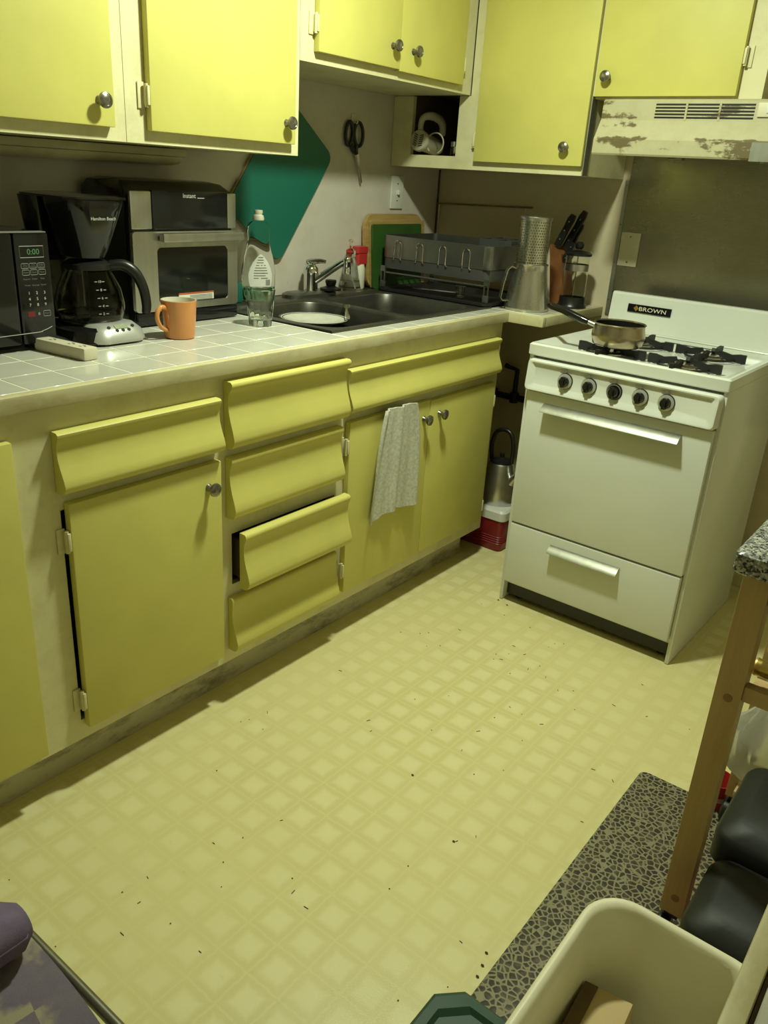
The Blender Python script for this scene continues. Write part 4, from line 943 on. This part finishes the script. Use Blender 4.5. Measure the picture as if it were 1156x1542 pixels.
# ================================================================== BACK COUNTER
jc = Vector((0.628, 2.592, 0.9112))
r = thing('steel_jug', 'tapered stainless steel jug with strap handle on the corner counter', 'jug', jc)
part('body', MB().lathe([(0.0, 0.0), (0.074, 0.0), (0.0765, 0.004), (0.076, 0.010), (0.066, 0.070), (0.058, 0.125), (0.056, 0.146), (0.059, 0.152), (0.0575, 0.153), (0.054, 0.146), (0.056, 0.125), (0.064, 0.07), (0.072, 0.01), (0.0, 0.006)], jc, n=48), 'jugsteel', r)
hv = Vector((-0.62, -0.78, 0)); pv = Vector((0.78, -0.62, 0))
m = MB(); rings = []
for d, z in ((0.056, 0.136), (0.072, 0.142), (0.084, 0.130), (0.095, 0.080), (0.100, 0.038), (0.092, 0.028), (0.071, 0.030)):
    c_ = jc+hv*d+Vector((0, 0, z)); rings.append((c_, d))
pts = [c_ for c_, d in rings]; R3 = []
for i, c_ in enumerate(pts):
    d = (pts[min(i+1, len(pts)-1)]-pts[max(i-1, 0)]).normalized(); nn = d.cross(pv).normalized()
    R3.append([c_+pv*0.009+nn*0.0015, c_-pv*0.009+nn*0.0015, c_-pv*0.009-nn*0.0015, c_+pv*0.009-nn*0.0015])
m.loft(R3); part('handle', m, 'jugsteel', r)
kc = jc+Vector((0.0, 0.0, 0.128))
r = thing('strainer_basket', 'perforated steel strainer cylinder standing in the jug', 'strainer', kc)
m = MB(); bm = m.bm; uvl = bm.loops.layers.uv.new('UVMap'); n = 48; rad = 0.052; hh = 0.175
va_ = [[bm.verts.new(kc+Vector((rad*math.cos(2*math.pi*k/n), rad*math.sin(2*math.pi*k/n), z))) for k in range(n)] for z in (0.0, hh-0.012)]
for k in range(n):
    f = bm.faces.new((va_[0][k], va_[0][(k+1) % n], va_[1][(k+1) % n], va_[1][k]))
    for lp, uvc in zip(f.loops, ((k/n, 0), ((k+1)/n, 0), ((k+1)/n, 1), (k/n, 1))): lp[uvl].uv = uvc
part('mesh_wall', m, 'perf', r)
part('rim', MB().lathe([(rad-0.002, hh-0.012), (rad+0.001, hh-0.012), (rad+0.003, hh-0.004), (rad+0.002, hh), (rad-0.003, hh), (rad-0.002, hh-0.012)], kc, n=48), 'steel', r)
part('foot_ring', MB().lathe([(rad-0.001, -0.002), (rad+0.001, -0.002), (rad+0.001, 0.004), (rad-0.001, 0.004), (rad-0.001, -0.002)], kc, n=48), 'steel', r)
# French press
fc = Vector((0.697, 2.805, 0.9112))
r = thing('french_press', 'small glass coffee press with black base and lid', 'coffee press', fc)
part('base', MB().lathe([(0.0, 0.0), (0.051, 0.0), (0.052, 0.006), (0.047, 0.014), (0.046, 0.038), (0.044, 0.038), (0.043, 0.010), (0.0, 0.008)], fc, n=36), 'black', r)
part('beaker', MB().lathe([(0.0, 0.0105), (0.041, 0.0105), (0.042, 0.014), (0.042, 0.178), (0.0408, 0.178), (0.0408, 0.014), (0.0, 0.012)], fc, n=36), 'thin', r)
part('glass_shine', MB().lathe([(0.0421, 0.128), (0.0428, 0.128), (0.0428, 0.150), (0.0421, 0.150)], fc, n=36), 'steel', r, label='bright ring standing in for shine on the glass')  # bright ring added as the shine on the beaker glass
part('lid', MB().lathe([(0.0, 0.179), (0.047, 0.179), (0.048, 0.186), (0.040, 0.192), (0.012, 0.197), (0.0, 0.198)], fc, n=36), 'black', r)
part('plunger', MB().lathe([(0.0025, 0.030), (0.0025, 0.205)], fc, n=8, cap0=True, cap1=True).lathe([(0.0, 0.026), (0.038, 0.026), (0.039, 0.030), (0.0, 0.031)], fc, n=24), 'chrome', r)
part('plunger_knob', MB().lathe([(0.0, 0.199), (0.010, 0.200), (0.016, 0.208), (0.016, 0.218), (0.010, 0.225), (0.0, 0.226)], fc, n=20), 'black', r)
# knife block
r = thing('knife_block', 'reddish wooden knife block in the back corner behind the jug', 'knife block', (0.60, 2.86, 0.9112))
m = MB(); m.prism([(0.595, 0.9112), (0.650, 0.9112), (0.616, 1.085), (0.566, 1.115)], 'y', 2.835, 2.915); part('block', m, 'orangewood', r)
for i, (xa_, za, yk, L, lean) in enumerate(((0.584, 1.106, 2.852, 0.120, 0.42), (0.600, 1.098, 2.885, 0.145, 0.44), (0.622, 1.052, 2.85, 0.075, 0.36), (0.606, 1.094, 2.903, 0.10, 0.40))):
    k_ = thing('kitchen_knife', ('black-handled knife with three rivets, nearest slot of the wooden block', 'long black-handled knife rising highest from the wooden block', 'black-handled knife low on the wooden block beside the press', 'short black-handled knife nearest the wall in the block')[i], 'knife', (xa_, yk, za))
    dv = Vector((math.sin(lean), 0, math.cos(lean))); a = Vector((xa_, yk, za)); u = Vector((dv.z, 0, -dv.x))
    rings = []
    for f, w_ in ((0.0, 0.011), (0.3, 0.0115), (0.6, 0.010), (0.85, 0.012), (1.0, 0.008)):
        c_ = a+dv*(0.006+L*f); rings.append([c_+u*w_+Vector((0, 0.007, 0)), c_+u*w_-Vector((0, 0.007, 0)), c_-u*w_-Vector((0, 0.007, 0)), c_-u*w_+Vector((0, 0.007, 0))])
    h_ = part('handle', MB().loft(rings), 'black', k_)
    for f in (0.22, 0.5, 0.78):
        c_ = a+dv*(0.006+L*f); part('rivet', MB().lathe([(0.0028, 0.0), (0.0028, 0.0008), (0.0, 0.0014)], c_-Vector((0, 0.007, 0)), 'y', 8), 'steel', h_)
# brass rail on the back wall
r = thing('towel_rail', 'thin brass towel rail fixed to the back wall under the cabinet', 'rail', (0.2, YB, 1.09))
part('bar', MB().tube([(0.004, YB-0.030, 1.220), (0.435, YB-0.030, 1.232)], 0.0035, 8), 'brass', r)
for a, z in ((0.012, 1.2202), (0.405, 1.2312)): part('bracket', MB().tube([(a, YB-0.0005, z), (a, YB-0.030, z)], 0.003, 8), 'brass', r)
part('drop_wire', MB().tube([(0.012, YB-0.030, 1.219), (0.010, YB-0.028, 1.10)], 0.0022, 6), 'steel', r)
part('drop_wire', MB().tube([(0.405, YB-0.030, 1.230), (0.405, YB-0.028, 1.15)], 0.0022, 6), 'steel', r)

# ================================================================== CUBBY CONTENTS
z0 = 1.3865
r = thing('hand_mixer', 'white electric hand mixer with round slotted grille in the cubby', 'mixer', (0.12, 2.70, z0))
gv = Vector((0.10, -0.99, 0.12)).normalized(); g0 = Vector((0.112, 2.608, z0+0.048))
def tilt(c, d):
    q = Vector((0, 0, 1)).rotation_difference(d).to_matrix().to_4x4(); return Matrix.Translation(c) @ q
def lath_at(prof, c, d, n=28):
    m2 = MB().lathe(prof, n=n); bmesh.ops.transform(m2.bm, matrix=tilt(c, d), verts=list(m2.bm.verts)); return m2
part('motor_body', lath_at([(0.0, -0.150), (0.022, -0.145), (0.030, -0.12), (0.031, -0.05), (0.031, -0.012), (0.036, -0.008), (0.036, 0.002), (0.033, 0.007), (0.0, 0.010)], g0, gv), 'mixer', r)
m = MB()
for sx_ in (-1, 1):
    for k in range(6):
        b = bmesh.new(); bmesh.ops.create_cube(b, size=1)
        m.merge(b, tilt(g0, gv) @ Matrix.Translation((sx_*0.0115, 0.018-0.007*k, 0.0088)) @ Matrix.Rotation(sx_*0.35, 4, 'Z') @ Matrix.Diagonal((0.015, 0.0028, 0.002, 1)))
part('grille_slot', m, 'black', r)
part('handle', MB().tube([g0+Vector((-0.004, 0.012, 0.026)), g0+Vector((-0.006, 0.012, 0.052)), g0+Vector((0.0, 0.015, 0.074)), g0+Vector((0.014, 0.035, 0.083)), g0+Vector((0.022, 0.075, 0.078)), g0+Vector((0.020, 0.110, 0.060)), g0+Vector((0.012, 0.125, 0.026))], [0.010, 0.010, 0.011, 0.014, 0.015, 0.014, 0.012], 12), 'mixer', r)
part('cord', MB().tube([Vector((0.165, 2.632, z0+0.058))+Vector((0.036*math.sin(t), 0.0, 0.034*(1-math.cos(t))-0.05)) for t in [0.4+5.2*k/24 for k in range(25)]], 0.0024, 7), 'mixer', r)
r = thing('round_fan', 'white round appliance cap stored at the back of the cubby', 'appliance', (0.222, 2.85, z0))
part('disc', lath_at([(0.0, -0.02), (0.05, -0.02), (0.065, -0.008), (0.066, 0.0), (0.060, 0.004), (0.0, 0.004)], Vector((0.222, 2.84, z0+0.095)), Vector((-0.3, -0.95, 0.1)).normalized(), 36), 'lid_grey', r)
part('hub', lath_at([(0.024, 0.004), (0.024, 0.022), (0.020, 0.026), (0.0, 0.027)], Vector((0.222, 2.84, z0+0.100)), Vector((-0.3, -0.95, 0.1)).normalized(), 28), 'white', r)
part('stand', MB().box(0.200, 0.245, 2.845, 2.885, z0+0.0005, z0+0.06, 0.006), 'lid_grey', r)
r = thing('spice_jar', 'small glass jar with steel cap beside the mixer', 'jar', (0.226, 2.665, z0))
part('jar', MB().lathe([(0.0, 0.0), (0.012, 0.0), (0.0125, 0.03), (0.010, 0.034), (0.0, 0.034)], (0.226, 2.665, z0), n=18), 'glass', r)
part('cap', MB().lathe([(0.0, 0.0345), (0.012, 0.0345), (0.012, 0.05), (0.0, 0.051)], (0.226, 2.665, z0), n=18), 'steel', r)

# ================================================================== GAP BESIDE THE STOVE
r = thing('drinks_cooler', 'small dark red drinks cooler with white lid on the floor beside the stove', 'cooler', (0.56, 2.65, 0))
def rb(x0, x1, y0, y1, rad, z): return [(a, b, z) for a, b in rrect(x0, x1, y0, y1, rad, 5)]
part('tub', MB().loft([rb(0.462, 0.660, 2.552, 2.735, 0.02, 0.0005), rb(0.458, 0.664, 2.548, 2.738, 0.02, 0.006), rb(0.456, 0.666, 2.546, 2.740, 0.02, 0.128)]), 'dkred', r)
m = MB()
for k in range(4): m.loft([rb(0.4585, 0.6645, 2.5465, 2.7395, 0.02, 0.030+0.009*k), rb(0.456, 0.667, 2.544, 2.742, 0.021, 0.0325+0.009*k), rb(0.4585, 0.6645, 2.5465, 2.7395, 0.02, 0.035+0.009*k)], False, False)
part('rib', m, 'dkred', r)
part('lid', MB().loft([rb(0.451, 0.671, 2.541, 2.745, 0.022, 0.1285), rb(0.451, 0.671, 2.541, 2.745, 0.022, 0.160), rb(0.458, 0.664, 2.548, 2.738, 0.02, 0.168)]), 'white', r)
kc = Vector((0.578, 2.645, 0.1685))
r = thing('kettle', 'conical steel kettle with black handle standing on the red cooler', 'kettle', kc)
part('body', MB().lathe([(0.0, 0.0), (0.074, 0.0), (0.077, 0.006), (0.068, 0.07), (0.050, 0.150), (0.046, 0.157), (0.0, 0.160)], kc, n=36), 'steel', r)
part('lid', MB().lathe([(0.044, 0.158), (0.044, 0.164), (0.018, 0.172), (0.008, 0.176), (0.010, 0.190), (0.0, 0.194)], kc, n=28), 'black', r)
part('handle', MB().tube([kc+Vector((-0.045, 0, 0.160)), kc+Vector((-0.05, 0, 0.22)), kc+Vector((-0.035, 0, 0.268)), kc+Vector((0, 0, 0.284)), kc+Vector((0.03, 0, 0.268)), kc+Vector((0.043, 0, 0.22)), kc+Vector((0.042, 0, 0.160))], 0.0085, 10), 'black', r)
part('spout', MB().tube([kc+Vector((0.055, -0.01, 0.09)), kc+Vector((0.085, -0.014, 0.130)), kc+Vector((0.102, -0.016, 0.175))], [0.020, 0.014, 0.010], 12), 'steel', r)
part('spout_flap', MB().lathe([(0.0, 0.0), (0.012, 0.0), (0.012, 0.006), (0.0, 0.008)], kc+Vector((0.103, -0.016, 0.177)), n=14), 'black', r)
r = thing('gas_pipe', 'black gas pipe along the wall in the gap beside the stove', 'pipe', (0.43, YB-0.03, 0.4))
part('pipe_run', MB().tube([(0.30, YB-0.032, 0.505), (0.72, YB-0.032, 0.510)], 0.013, 10), 'iron', r)
part('pipe_drop', MB().tube([(0.455, YB-0.032, 0.523), (0.455, YB-0.032, 0.62), (0.40, YB-0.032, 0.63)], 0.010, 10), 'iron', r)
part('valve', MB().lathe([(0.018, -0.02), (0.018, 0.02)], (0.455, YB-0.032, 0.507), 'z', 12, True, True), 'iron', r)
part('wall_clamp', MB().box(0.34, 0.36, YB-0.034, YB-0.0005, 0.488, 0.523, 0.002), 'iron', r)

# ================================================================== FLOOR MAT
m = MB(); m.loft([[(a, b, z) for a, b in rrect(1.572+d, 1.995-d, 0.20+d, 1.700-d, 0.018, 4)] for d, z in ((0, 0.0006), (0, 0.005), (0.003, 0.0075))])
single('floor_mat', m, 'pebble', 'dark cushioned floor mat with pebble print', 'mat', (1.78, 0.95, 0.0006))

# ================================================================== KITCHEN CART
r = thing('kitchen_cart', 'pine kitchen cart with grey granite top and dark casters', 'cart', (2.05, 1.5, 0.008))
part('top', MB().loft([[(a, b, z) for a, b in rrect(1.757+d, 2.36-d, 1.213+d, 1.72-d, 0.012, 4)] for d, z in ((0.004, 0.788), (0, 0.792), (0, 0.820), (0.005, 0.825))]), 'granite', r, label='speckled grey granite top')
for a in (1.770, 2.308):
    for b in (1.247, 1.650):
        lg = part('leg', MB().box(a, a+0.042, b, b+0.042, 0.080, 0.7878, 0.002), 'cartwood_v', r)
        for z in (0.560, 0.120): part('dowel_plug', MB().lathe([(0.0, 0.0), (0.0075, 0.0), (0.0075, 0.001), (0.006, 0.0014), (0.0, 0.0014)], (a+0.023, b, z), 'y', 14), 'plug', lg)
        part('caster', MB().lathe([(0.0, -0.012), (0.024, -0.012), (0.028, -0.008), (0.028, 0.008), (0.024, 0.012), (0.0, 0.012)], (a+0.012, b+0.008, 0.0365), 'x', 20).box(a+0.008, a+0.034, b+0.006, b+0.034, 0.066, 0.0795, 0.002), 'black', lg)
for b in (1.252, 1.652):
    for z in (0.560, 0.735): part('rail', MB().box(1.8125, 2.3075, b, b+0.020, z, z+0.028, 0.002), 'cartwood_h', r)
for a in (1.776, 2.318):
    for z in (0.735,): part('rail', MB().box(a, a+0.020, 1.2895, 1.6495, z, z+0.028, 0.002), 'cartwood_v', r)
for b in (1.300, 1.44, 1.58): part('shelf_slat', MB().box(1.8125, 2.3075, b, b+0.045, 0.545, 0.560, 0.002), 'cartwood_h', r)
part('shelf_rail', MB().box(1.8125, 2.3075, 1.652, 1.672, 0.135, 0.185, 0.002), 'cartwood_h', r)
part('lower_shelf', MB().box(1.797, 2.317, 1.56, 1.6515, 0.150, 0.165, 0.002), 'cartwood_h', r)
for i, (yy, zz, lab) in enumerate(((1.312, 0.598, 'wine bottle with gold foil neck lying on the cart shelf, nearest the granite corner'), (1.405, 0.598, 'gold-necked wine bottle lying behind another one on the cart shelf'))):
    b = thing('wine_bottle', lab, 'bottle', (2.0, yy, zz-0.0375), group='wine bottles on the cart shelf')
    prof = [(0.0, 0.0), (0.0145, 0.0), (0.0155, 0.003), (0.0145, 0.006), (0.0155, 0.009), (0.0145, 0.012), (0.0145, 0.070), (0.016, 0.085)]
    part('foil_cap', MB().lathe(prof, (1.810, yy, zz), 'x', 24), 'gold', b)
    part('bottle_glass', MB().lathe([(0.0142, 0.012), (0.0144, 0.08), (0.020, 0.11), (0.0375, 0.135), (0.0375, 0.29), (0.0, 0.292)], (1.810, yy, zz), 'x', 24), 'bottle', b)

# ================================================================== THINGS UNDER AND BESIDE THE CART
def storage(name, label, x0, x1, y0, y1, zt, rot=0.0):
    r = thing(name, label, 'storage box', ((x0+x1)/2, (y0+y1)/2, 0.008))
    def q(d, z, rad=0.035): return [(a, b, z) for a, b in rrect(x0+d, x1-d, y0+d, y1-d, rad, 6)]
    part('tub', MB().loft([q(0.022, 0.0085), q(0.016, 0.02), q(0.008, zt-0.085)]), 'pink', r, label='pale pink tub')
    part('lid', MB().loft([q(0.004, zt-0.0845), q(0.0, zt-0.080), q(0.0, zt-0.030), q(0.006, zt-0.018), q(0.026, zt-0.006), q(0.034, zt)], True, True), 'lid_black', r, label='black domed lid')
storage('storage_box', 'low pink storage box with black domed lid beside the cart leg', 1.832, 2.08, 1.082, 1.286, 0.250)
storage('storage_box', 'taller pink storage box with black lid standing under the cart', 1.816, 2.07, 1.292, 1.552, 0.278)
# crumpled bag
m = MB(); rings = []
for j in range(13):
    v = j/12; row = []
    for k in range(24):
        t = 2*math.pi*k/24; rad = (0.035+0.055*math.sin(math.pi*min(1, v*1.25)**0.8)) if v < 0.8 else 0.02+0.03*(v-0.8)*5*0.6
        rad *= 1+0.16*math.sin(5*t+9*v)+0.10*math.sin(9*t-5*v)
        row.append((1.835+rad*math.cos(t), 1.607+rad*0.40*math.sin(t), 0.1655+0.25*v+0.008*math.sin(4*t)*v))
    rings.append(row)
m.loft(rings); single('plastic_bag', m, 'bag', 'crumpled clear plastic bag on the cart lower shelf', 'bag', (1.835, 1.607, 0.166))
r = thing('red_cup', 'translucent red cup with clear base on the floor behind the cart leg', 'cup', (1.742, 1.705, 0.0005))
part('cup_body', MB().lathe([(0.0, 0.0), (0.028, 0.0), (0.032, 0.01), (0.036, 0.075), (0.0345, 0.075), (0.030, 0.01), (0.0, 0.004)], (1.742, 1.705, 0.0005), n=24), 'red', r)
part('band', MB().lathe([(0.0336, 0.030), (0.0352, 0.030), (0.0362, 0.042), (0.0345, 0.042)], (1.742, 1.705, 0.0005), n=24), 'pink', r)

# ================================================================== WASTE BIN, TOTE, CHAIR, NEAR COUNTER
r = thing('waste_bin', 'white plastic waste bin with open rounded rim on the mat', 'waste bin', (1.93, 0.70, 0.008))
BX0, BX1, BY0, BY1, BZ = 1.765, 1.998, 0.45, 0.862, 0.45
def bq(d, z, rad=0.055): return [(a, b, z) for a, b in rrect(BX0+d, BX1-d, BY0+d, BY1-d, rad, 7)]
part('tub', MB().loft([bq(0.045, 0.0085, 0.04), bq(0.040, 0.014, 0.045), bq(0.012, BZ-0.03), bq(0.011, BZ-0.022), bq(0.0, BZ-0.016), bq(-0.002, BZ-0.008), bq(0.002, BZ), bq(0.007, BZ+0.001), bq(0.012, BZ-0.004), bq(0.016, BZ-0.03), bq(0.044, 0.020, 0.045), bq(0.06, 0.014, 0.04)]), 'bin', r, ang=60)
r = thing('carton', 'tan carton with edge shade put on as a brown strip, standing in the waste bin', 'carton', (1.86, 0.66, 0.016))
def rotb(x0, x1, y0, y1, z0, z1, bev): 
    m2 = MB().box(x0, x1, y0, y1, z0, z1, bev); return m2
cm = Matrix.Translation((1.837, 0.715, 0.240)) @ Matrix.Rotation(math.radians(5), 4, 'Z') @ Matrix.Rotation(math.radians(-5), 4, 'Y') @ Matrix.Rotation(math.radians(-8), 4, 'X')
m = MB().box(-0.032, 0.032, -0.07, 0.07, -0.10, 0.12, 0.003); bmesh.ops.transform(m.bm, matrix=cm, verts=list(m.bm.verts)); part('board_box', m, 'card', r)
m = MB().box(-0.0315, -0.014, -0.068, 0.068, 0.1202, 0.1214); bmesh.ops.transform(m.bm, matrix=cm, verts=list(m.bm.verts)); part('side_panel', m, 'shade_socket_brown', r)  # brown strip on the top face paints in the shading along its edge
m = MB(); rings = []
for j in range(7):
    v = j/6; rings.append([(1.880+(0.040*(1-v)+0.012)*math.cos(t)*(1+0.1*math.sin(5*t)), 0.656+(0.095*(1-v)+0.03)*math.sin(t)*(1+0.1*math.cos(4*t)), 0.024+0.108*v+0.006*math.sin(3*t+6*v)*(1-v)) for t in [2*math.pi*k/20 for k in range(20)]])
m.loft(rings); single('dark_trash', m, 'black', 'dark crumpled liner in the bottom of the waste bin', 'liner', (1.878, 0.65, 0.018))

r = thing('green_tote', 'dark green lidded tote with clipped corners beside the waste bin', 'tote', (1.69, 0.52, 0.008))
def oct_(x0, x1, y0, y1, c, z): return [(x1-c, y1, z), (x0+c, y1, z), (x0, y1-c, z), (x0, y0+c, z), (x0+c, y0, z), (x1-c, y0, z), (x1, y0+c, z), (x1, y1-c, z)]
part('tub', MB().loft([oct_(1.630, 1.752, 0.32, 0.736, 0.02, 0.0085), oct_(1.618, 1.757, 0.31, 0.744, 0.025, 0.2215)]), 'green_tote', r)
def oo(d, z): return oct_(1.606+d, 1.762-d, 0.30+d, 0.756-d, 0.032, z)
part('lid', MB().loft([oo(0, 0.222), oo(0, 0.236), oo(0.006, 0.242), oo(0.020, 0.244), oo(0.026, 0.238), oo(0.040, 0.238), oo(0.046, 0.243), oo(0.06, 0.243)]), 'green_tote', r, ang=20)

r = thing('camp_chair', 'folding chair with purple patterned seat and padded purple bar', 'chair', (1.45, 0.1, 0))
m = MB(); NX, NY = 12, 10; top = []; 
for j in range(NY+1):
    row = []
    for i in range(NX+1):
        u, v = i/NX, j/NY; x = 1.262+u*0.308; y = -0.22+v*(0.548-0.03*u*u*1.2); row.append((x, y, 0.445-0.030*math.sin(math.pi*u)*math.sin(math.pi*min(1, v*1.02))))
    top.append(row)
bm = m.bm; vt = [[bm.verts.new(p) for p in row] for row in top]; vb = [[bm.verts.new((p[0], p[1], p[2]-0.004)) for p in row] for row in top]
for j in range(NY):
    for i in range(NX):
        bm.faces.new((vt[j][i], vt[j][i+1], vt[j+1][i+1], vt[j+1][i])); bm.faces.new((vb[j][i], vb[j+1][i], vb[j+1][i+1], vb[j][i+1]))
for i in range(NX): bm.faces.new((vt[0][i], vb[0][i], vb[0][i+1], vt[0][i+1])); bm.faces.new((vt[NY][i], vt[NY][i+1], vb[NY][i+1], vb[NY][i]))
for j in range(NY): bm.faces.new((vt[j][0], vt[j+1][0], vb[j+1][0], vb[j][0])); bm.faces.new((vt[j][NX], vb[j][NX], vb[j+1][NX], vt[j+1][NX]))
part('seat', m, 'seat', r, ang=80)
pad = part('padded_bar', MB().loft([[(a, y, b) for a, b in rrect(1.240+d, 1.300-d, 0.452+d, 0.506-d, 0.020, 4)] for y, d in ((-0.22, 0.006), (-0.21, 0), (0.308, 0), (0.322, 0.008))]), 'purple', r)
part('seam', MB().tube([(1.3005, -0.21, 0.482), (1.3005, 0.310, 0.482), (1.285, 0.322, 0.482)], 0.0012, 6), 'purple', pad)
part('side_tube', MB().tube([(1.245, 0.332, 0.434), (1.59, 0.332, 0.434)], 0.0065, 12), 'steel_dark', r)
part('side_tube', MB().tube([(1.245, -0.235, 0.436), (1.59, -0.235, 0.436)], 0.0095, 12), 'steel', r)
for a in (1.27, 1.56):
    for b in (0.332, -0.235): part('leg', MB().tube([(a, b*0.985, 0.428), (a, b*0.96, 0.005)], 0.009, 10), 'steel', r)
for b in (0.30, -0.20): part('bar_post', MB().tube([(1.270, b, 0.434), (1.270, b, 0.455)], 0.009, 10).tube([(1.270, b, 0.434), (1.302, b, 0.434)], 0.007, 10), 'steel', r)

r = thing('side_counter', 'white tiled side counter edge beside the waste bin', 'countertop', (2.3, 0.0, 0))
part('cabinet_body', MB().box(2.03, 2.58, -0.85, 0.55, 0.0005, 0.8695), 'frame', r)
part('slab', MB().box(1.990, 2.60, -0.88, 0.58, 0.870, 0.9055), 'silicone', r)
part('edge_strip', MB().box(1.977, 1.9895, -0.88, 0.58, 0.866, 0.911, 0.003), 'edge', r)
for j in range(13):
    y1_ = 0.575-0.112*j
    for i in range(5):
        xa_ = 1.9915+0.112*i
        o = link('tile', MB().box(-0.0545, 0.0545, -0.0545, 0.0545, 0, 0.005, 0.0012, 1).mesh('tile'), 'tile') if (i == 0 and j == 0) else bpy.data.objects.new('tile', side_tile)
        if i == 0 and j == 0: side_tile = o.data
        else: COL.objects.link(o)
        o.parent = r; o.location = Vector((xa_+0.0555, y1_-0.055, 0.9056))-Vector(r.location)

# ================================================================== CEILING LAMPS AND FLOOR CRUMBS
for (lx, ly, lab) in ((1.00, 1.56, 'round flush ceiling lamp over the kitchen floor'),):
    r = thing('ceiling_lamp', lab, 'lamp', (lx, ly, ZC-0.05))
    part('pan', MB().lathe([(0.15, ZC-0.0005), (0.155, ZC-0.03), (0.145, ZC-0.04), (0.0, ZC-0.04)], (lx, ly, 0), n=32), 'white', r)
    part('glass_disc', MB().lathe([(0.13, ZC-0.0405), (0.12, ZC-0.052), (0.0, ZC-0.056)], (lx, ly, 0), n=32, cap0=True), 'lampglass', r)
m = MB(); rnd = random.Random(3)
for k in range(90):
    x = rnd.uniform(0.70, 1.75); y = rnd.uniform(0.45, 2.2); a = rnd.uniform(0, 3.14)
    if x > 1.55 and y < 1.72: continue
    if x > 0.85 and y > 2.15: continue
    L = rnd.choice((0.0015, 0.002, 0.002, 0.005, 0.008)); w_ = 0.0008 if L > 0.004 else L*0.8
    b = bmesh.new(); bmesh.ops.create_cube(b, size=1); m.merge(b, Matrix.Translation((x, y, 0.0009)) @ Matrix.Rotation(a, 4, 'Z') @ Matrix.Diagonal((L*1.3, w_*1.3, 0.0010, 1)))
for x, y in ((1.555, 0.985), (1.547, 1.012), (1.56, 0.96), (1.35, 1.2), (1.16, 1.31), (0.86, 2.215), (0.90, 2.205)):
    b = bmesh.new(); bmesh.ops.create_icosphere(b, subdivisions=1, radius=0.0032); m.merge(b, Matrix.Translation((x, y, 0.002)) @ Matrix.Diagonal((1.2, 0.8, 0.4, 1)))
o = single('floor_crumbs', m, 'dirt', 'scattered dark crumbs and hairs on the vinyl floor', 'crumbs', (1.2, 1.2, 0.0002)); o['kind'] = 'stuff'
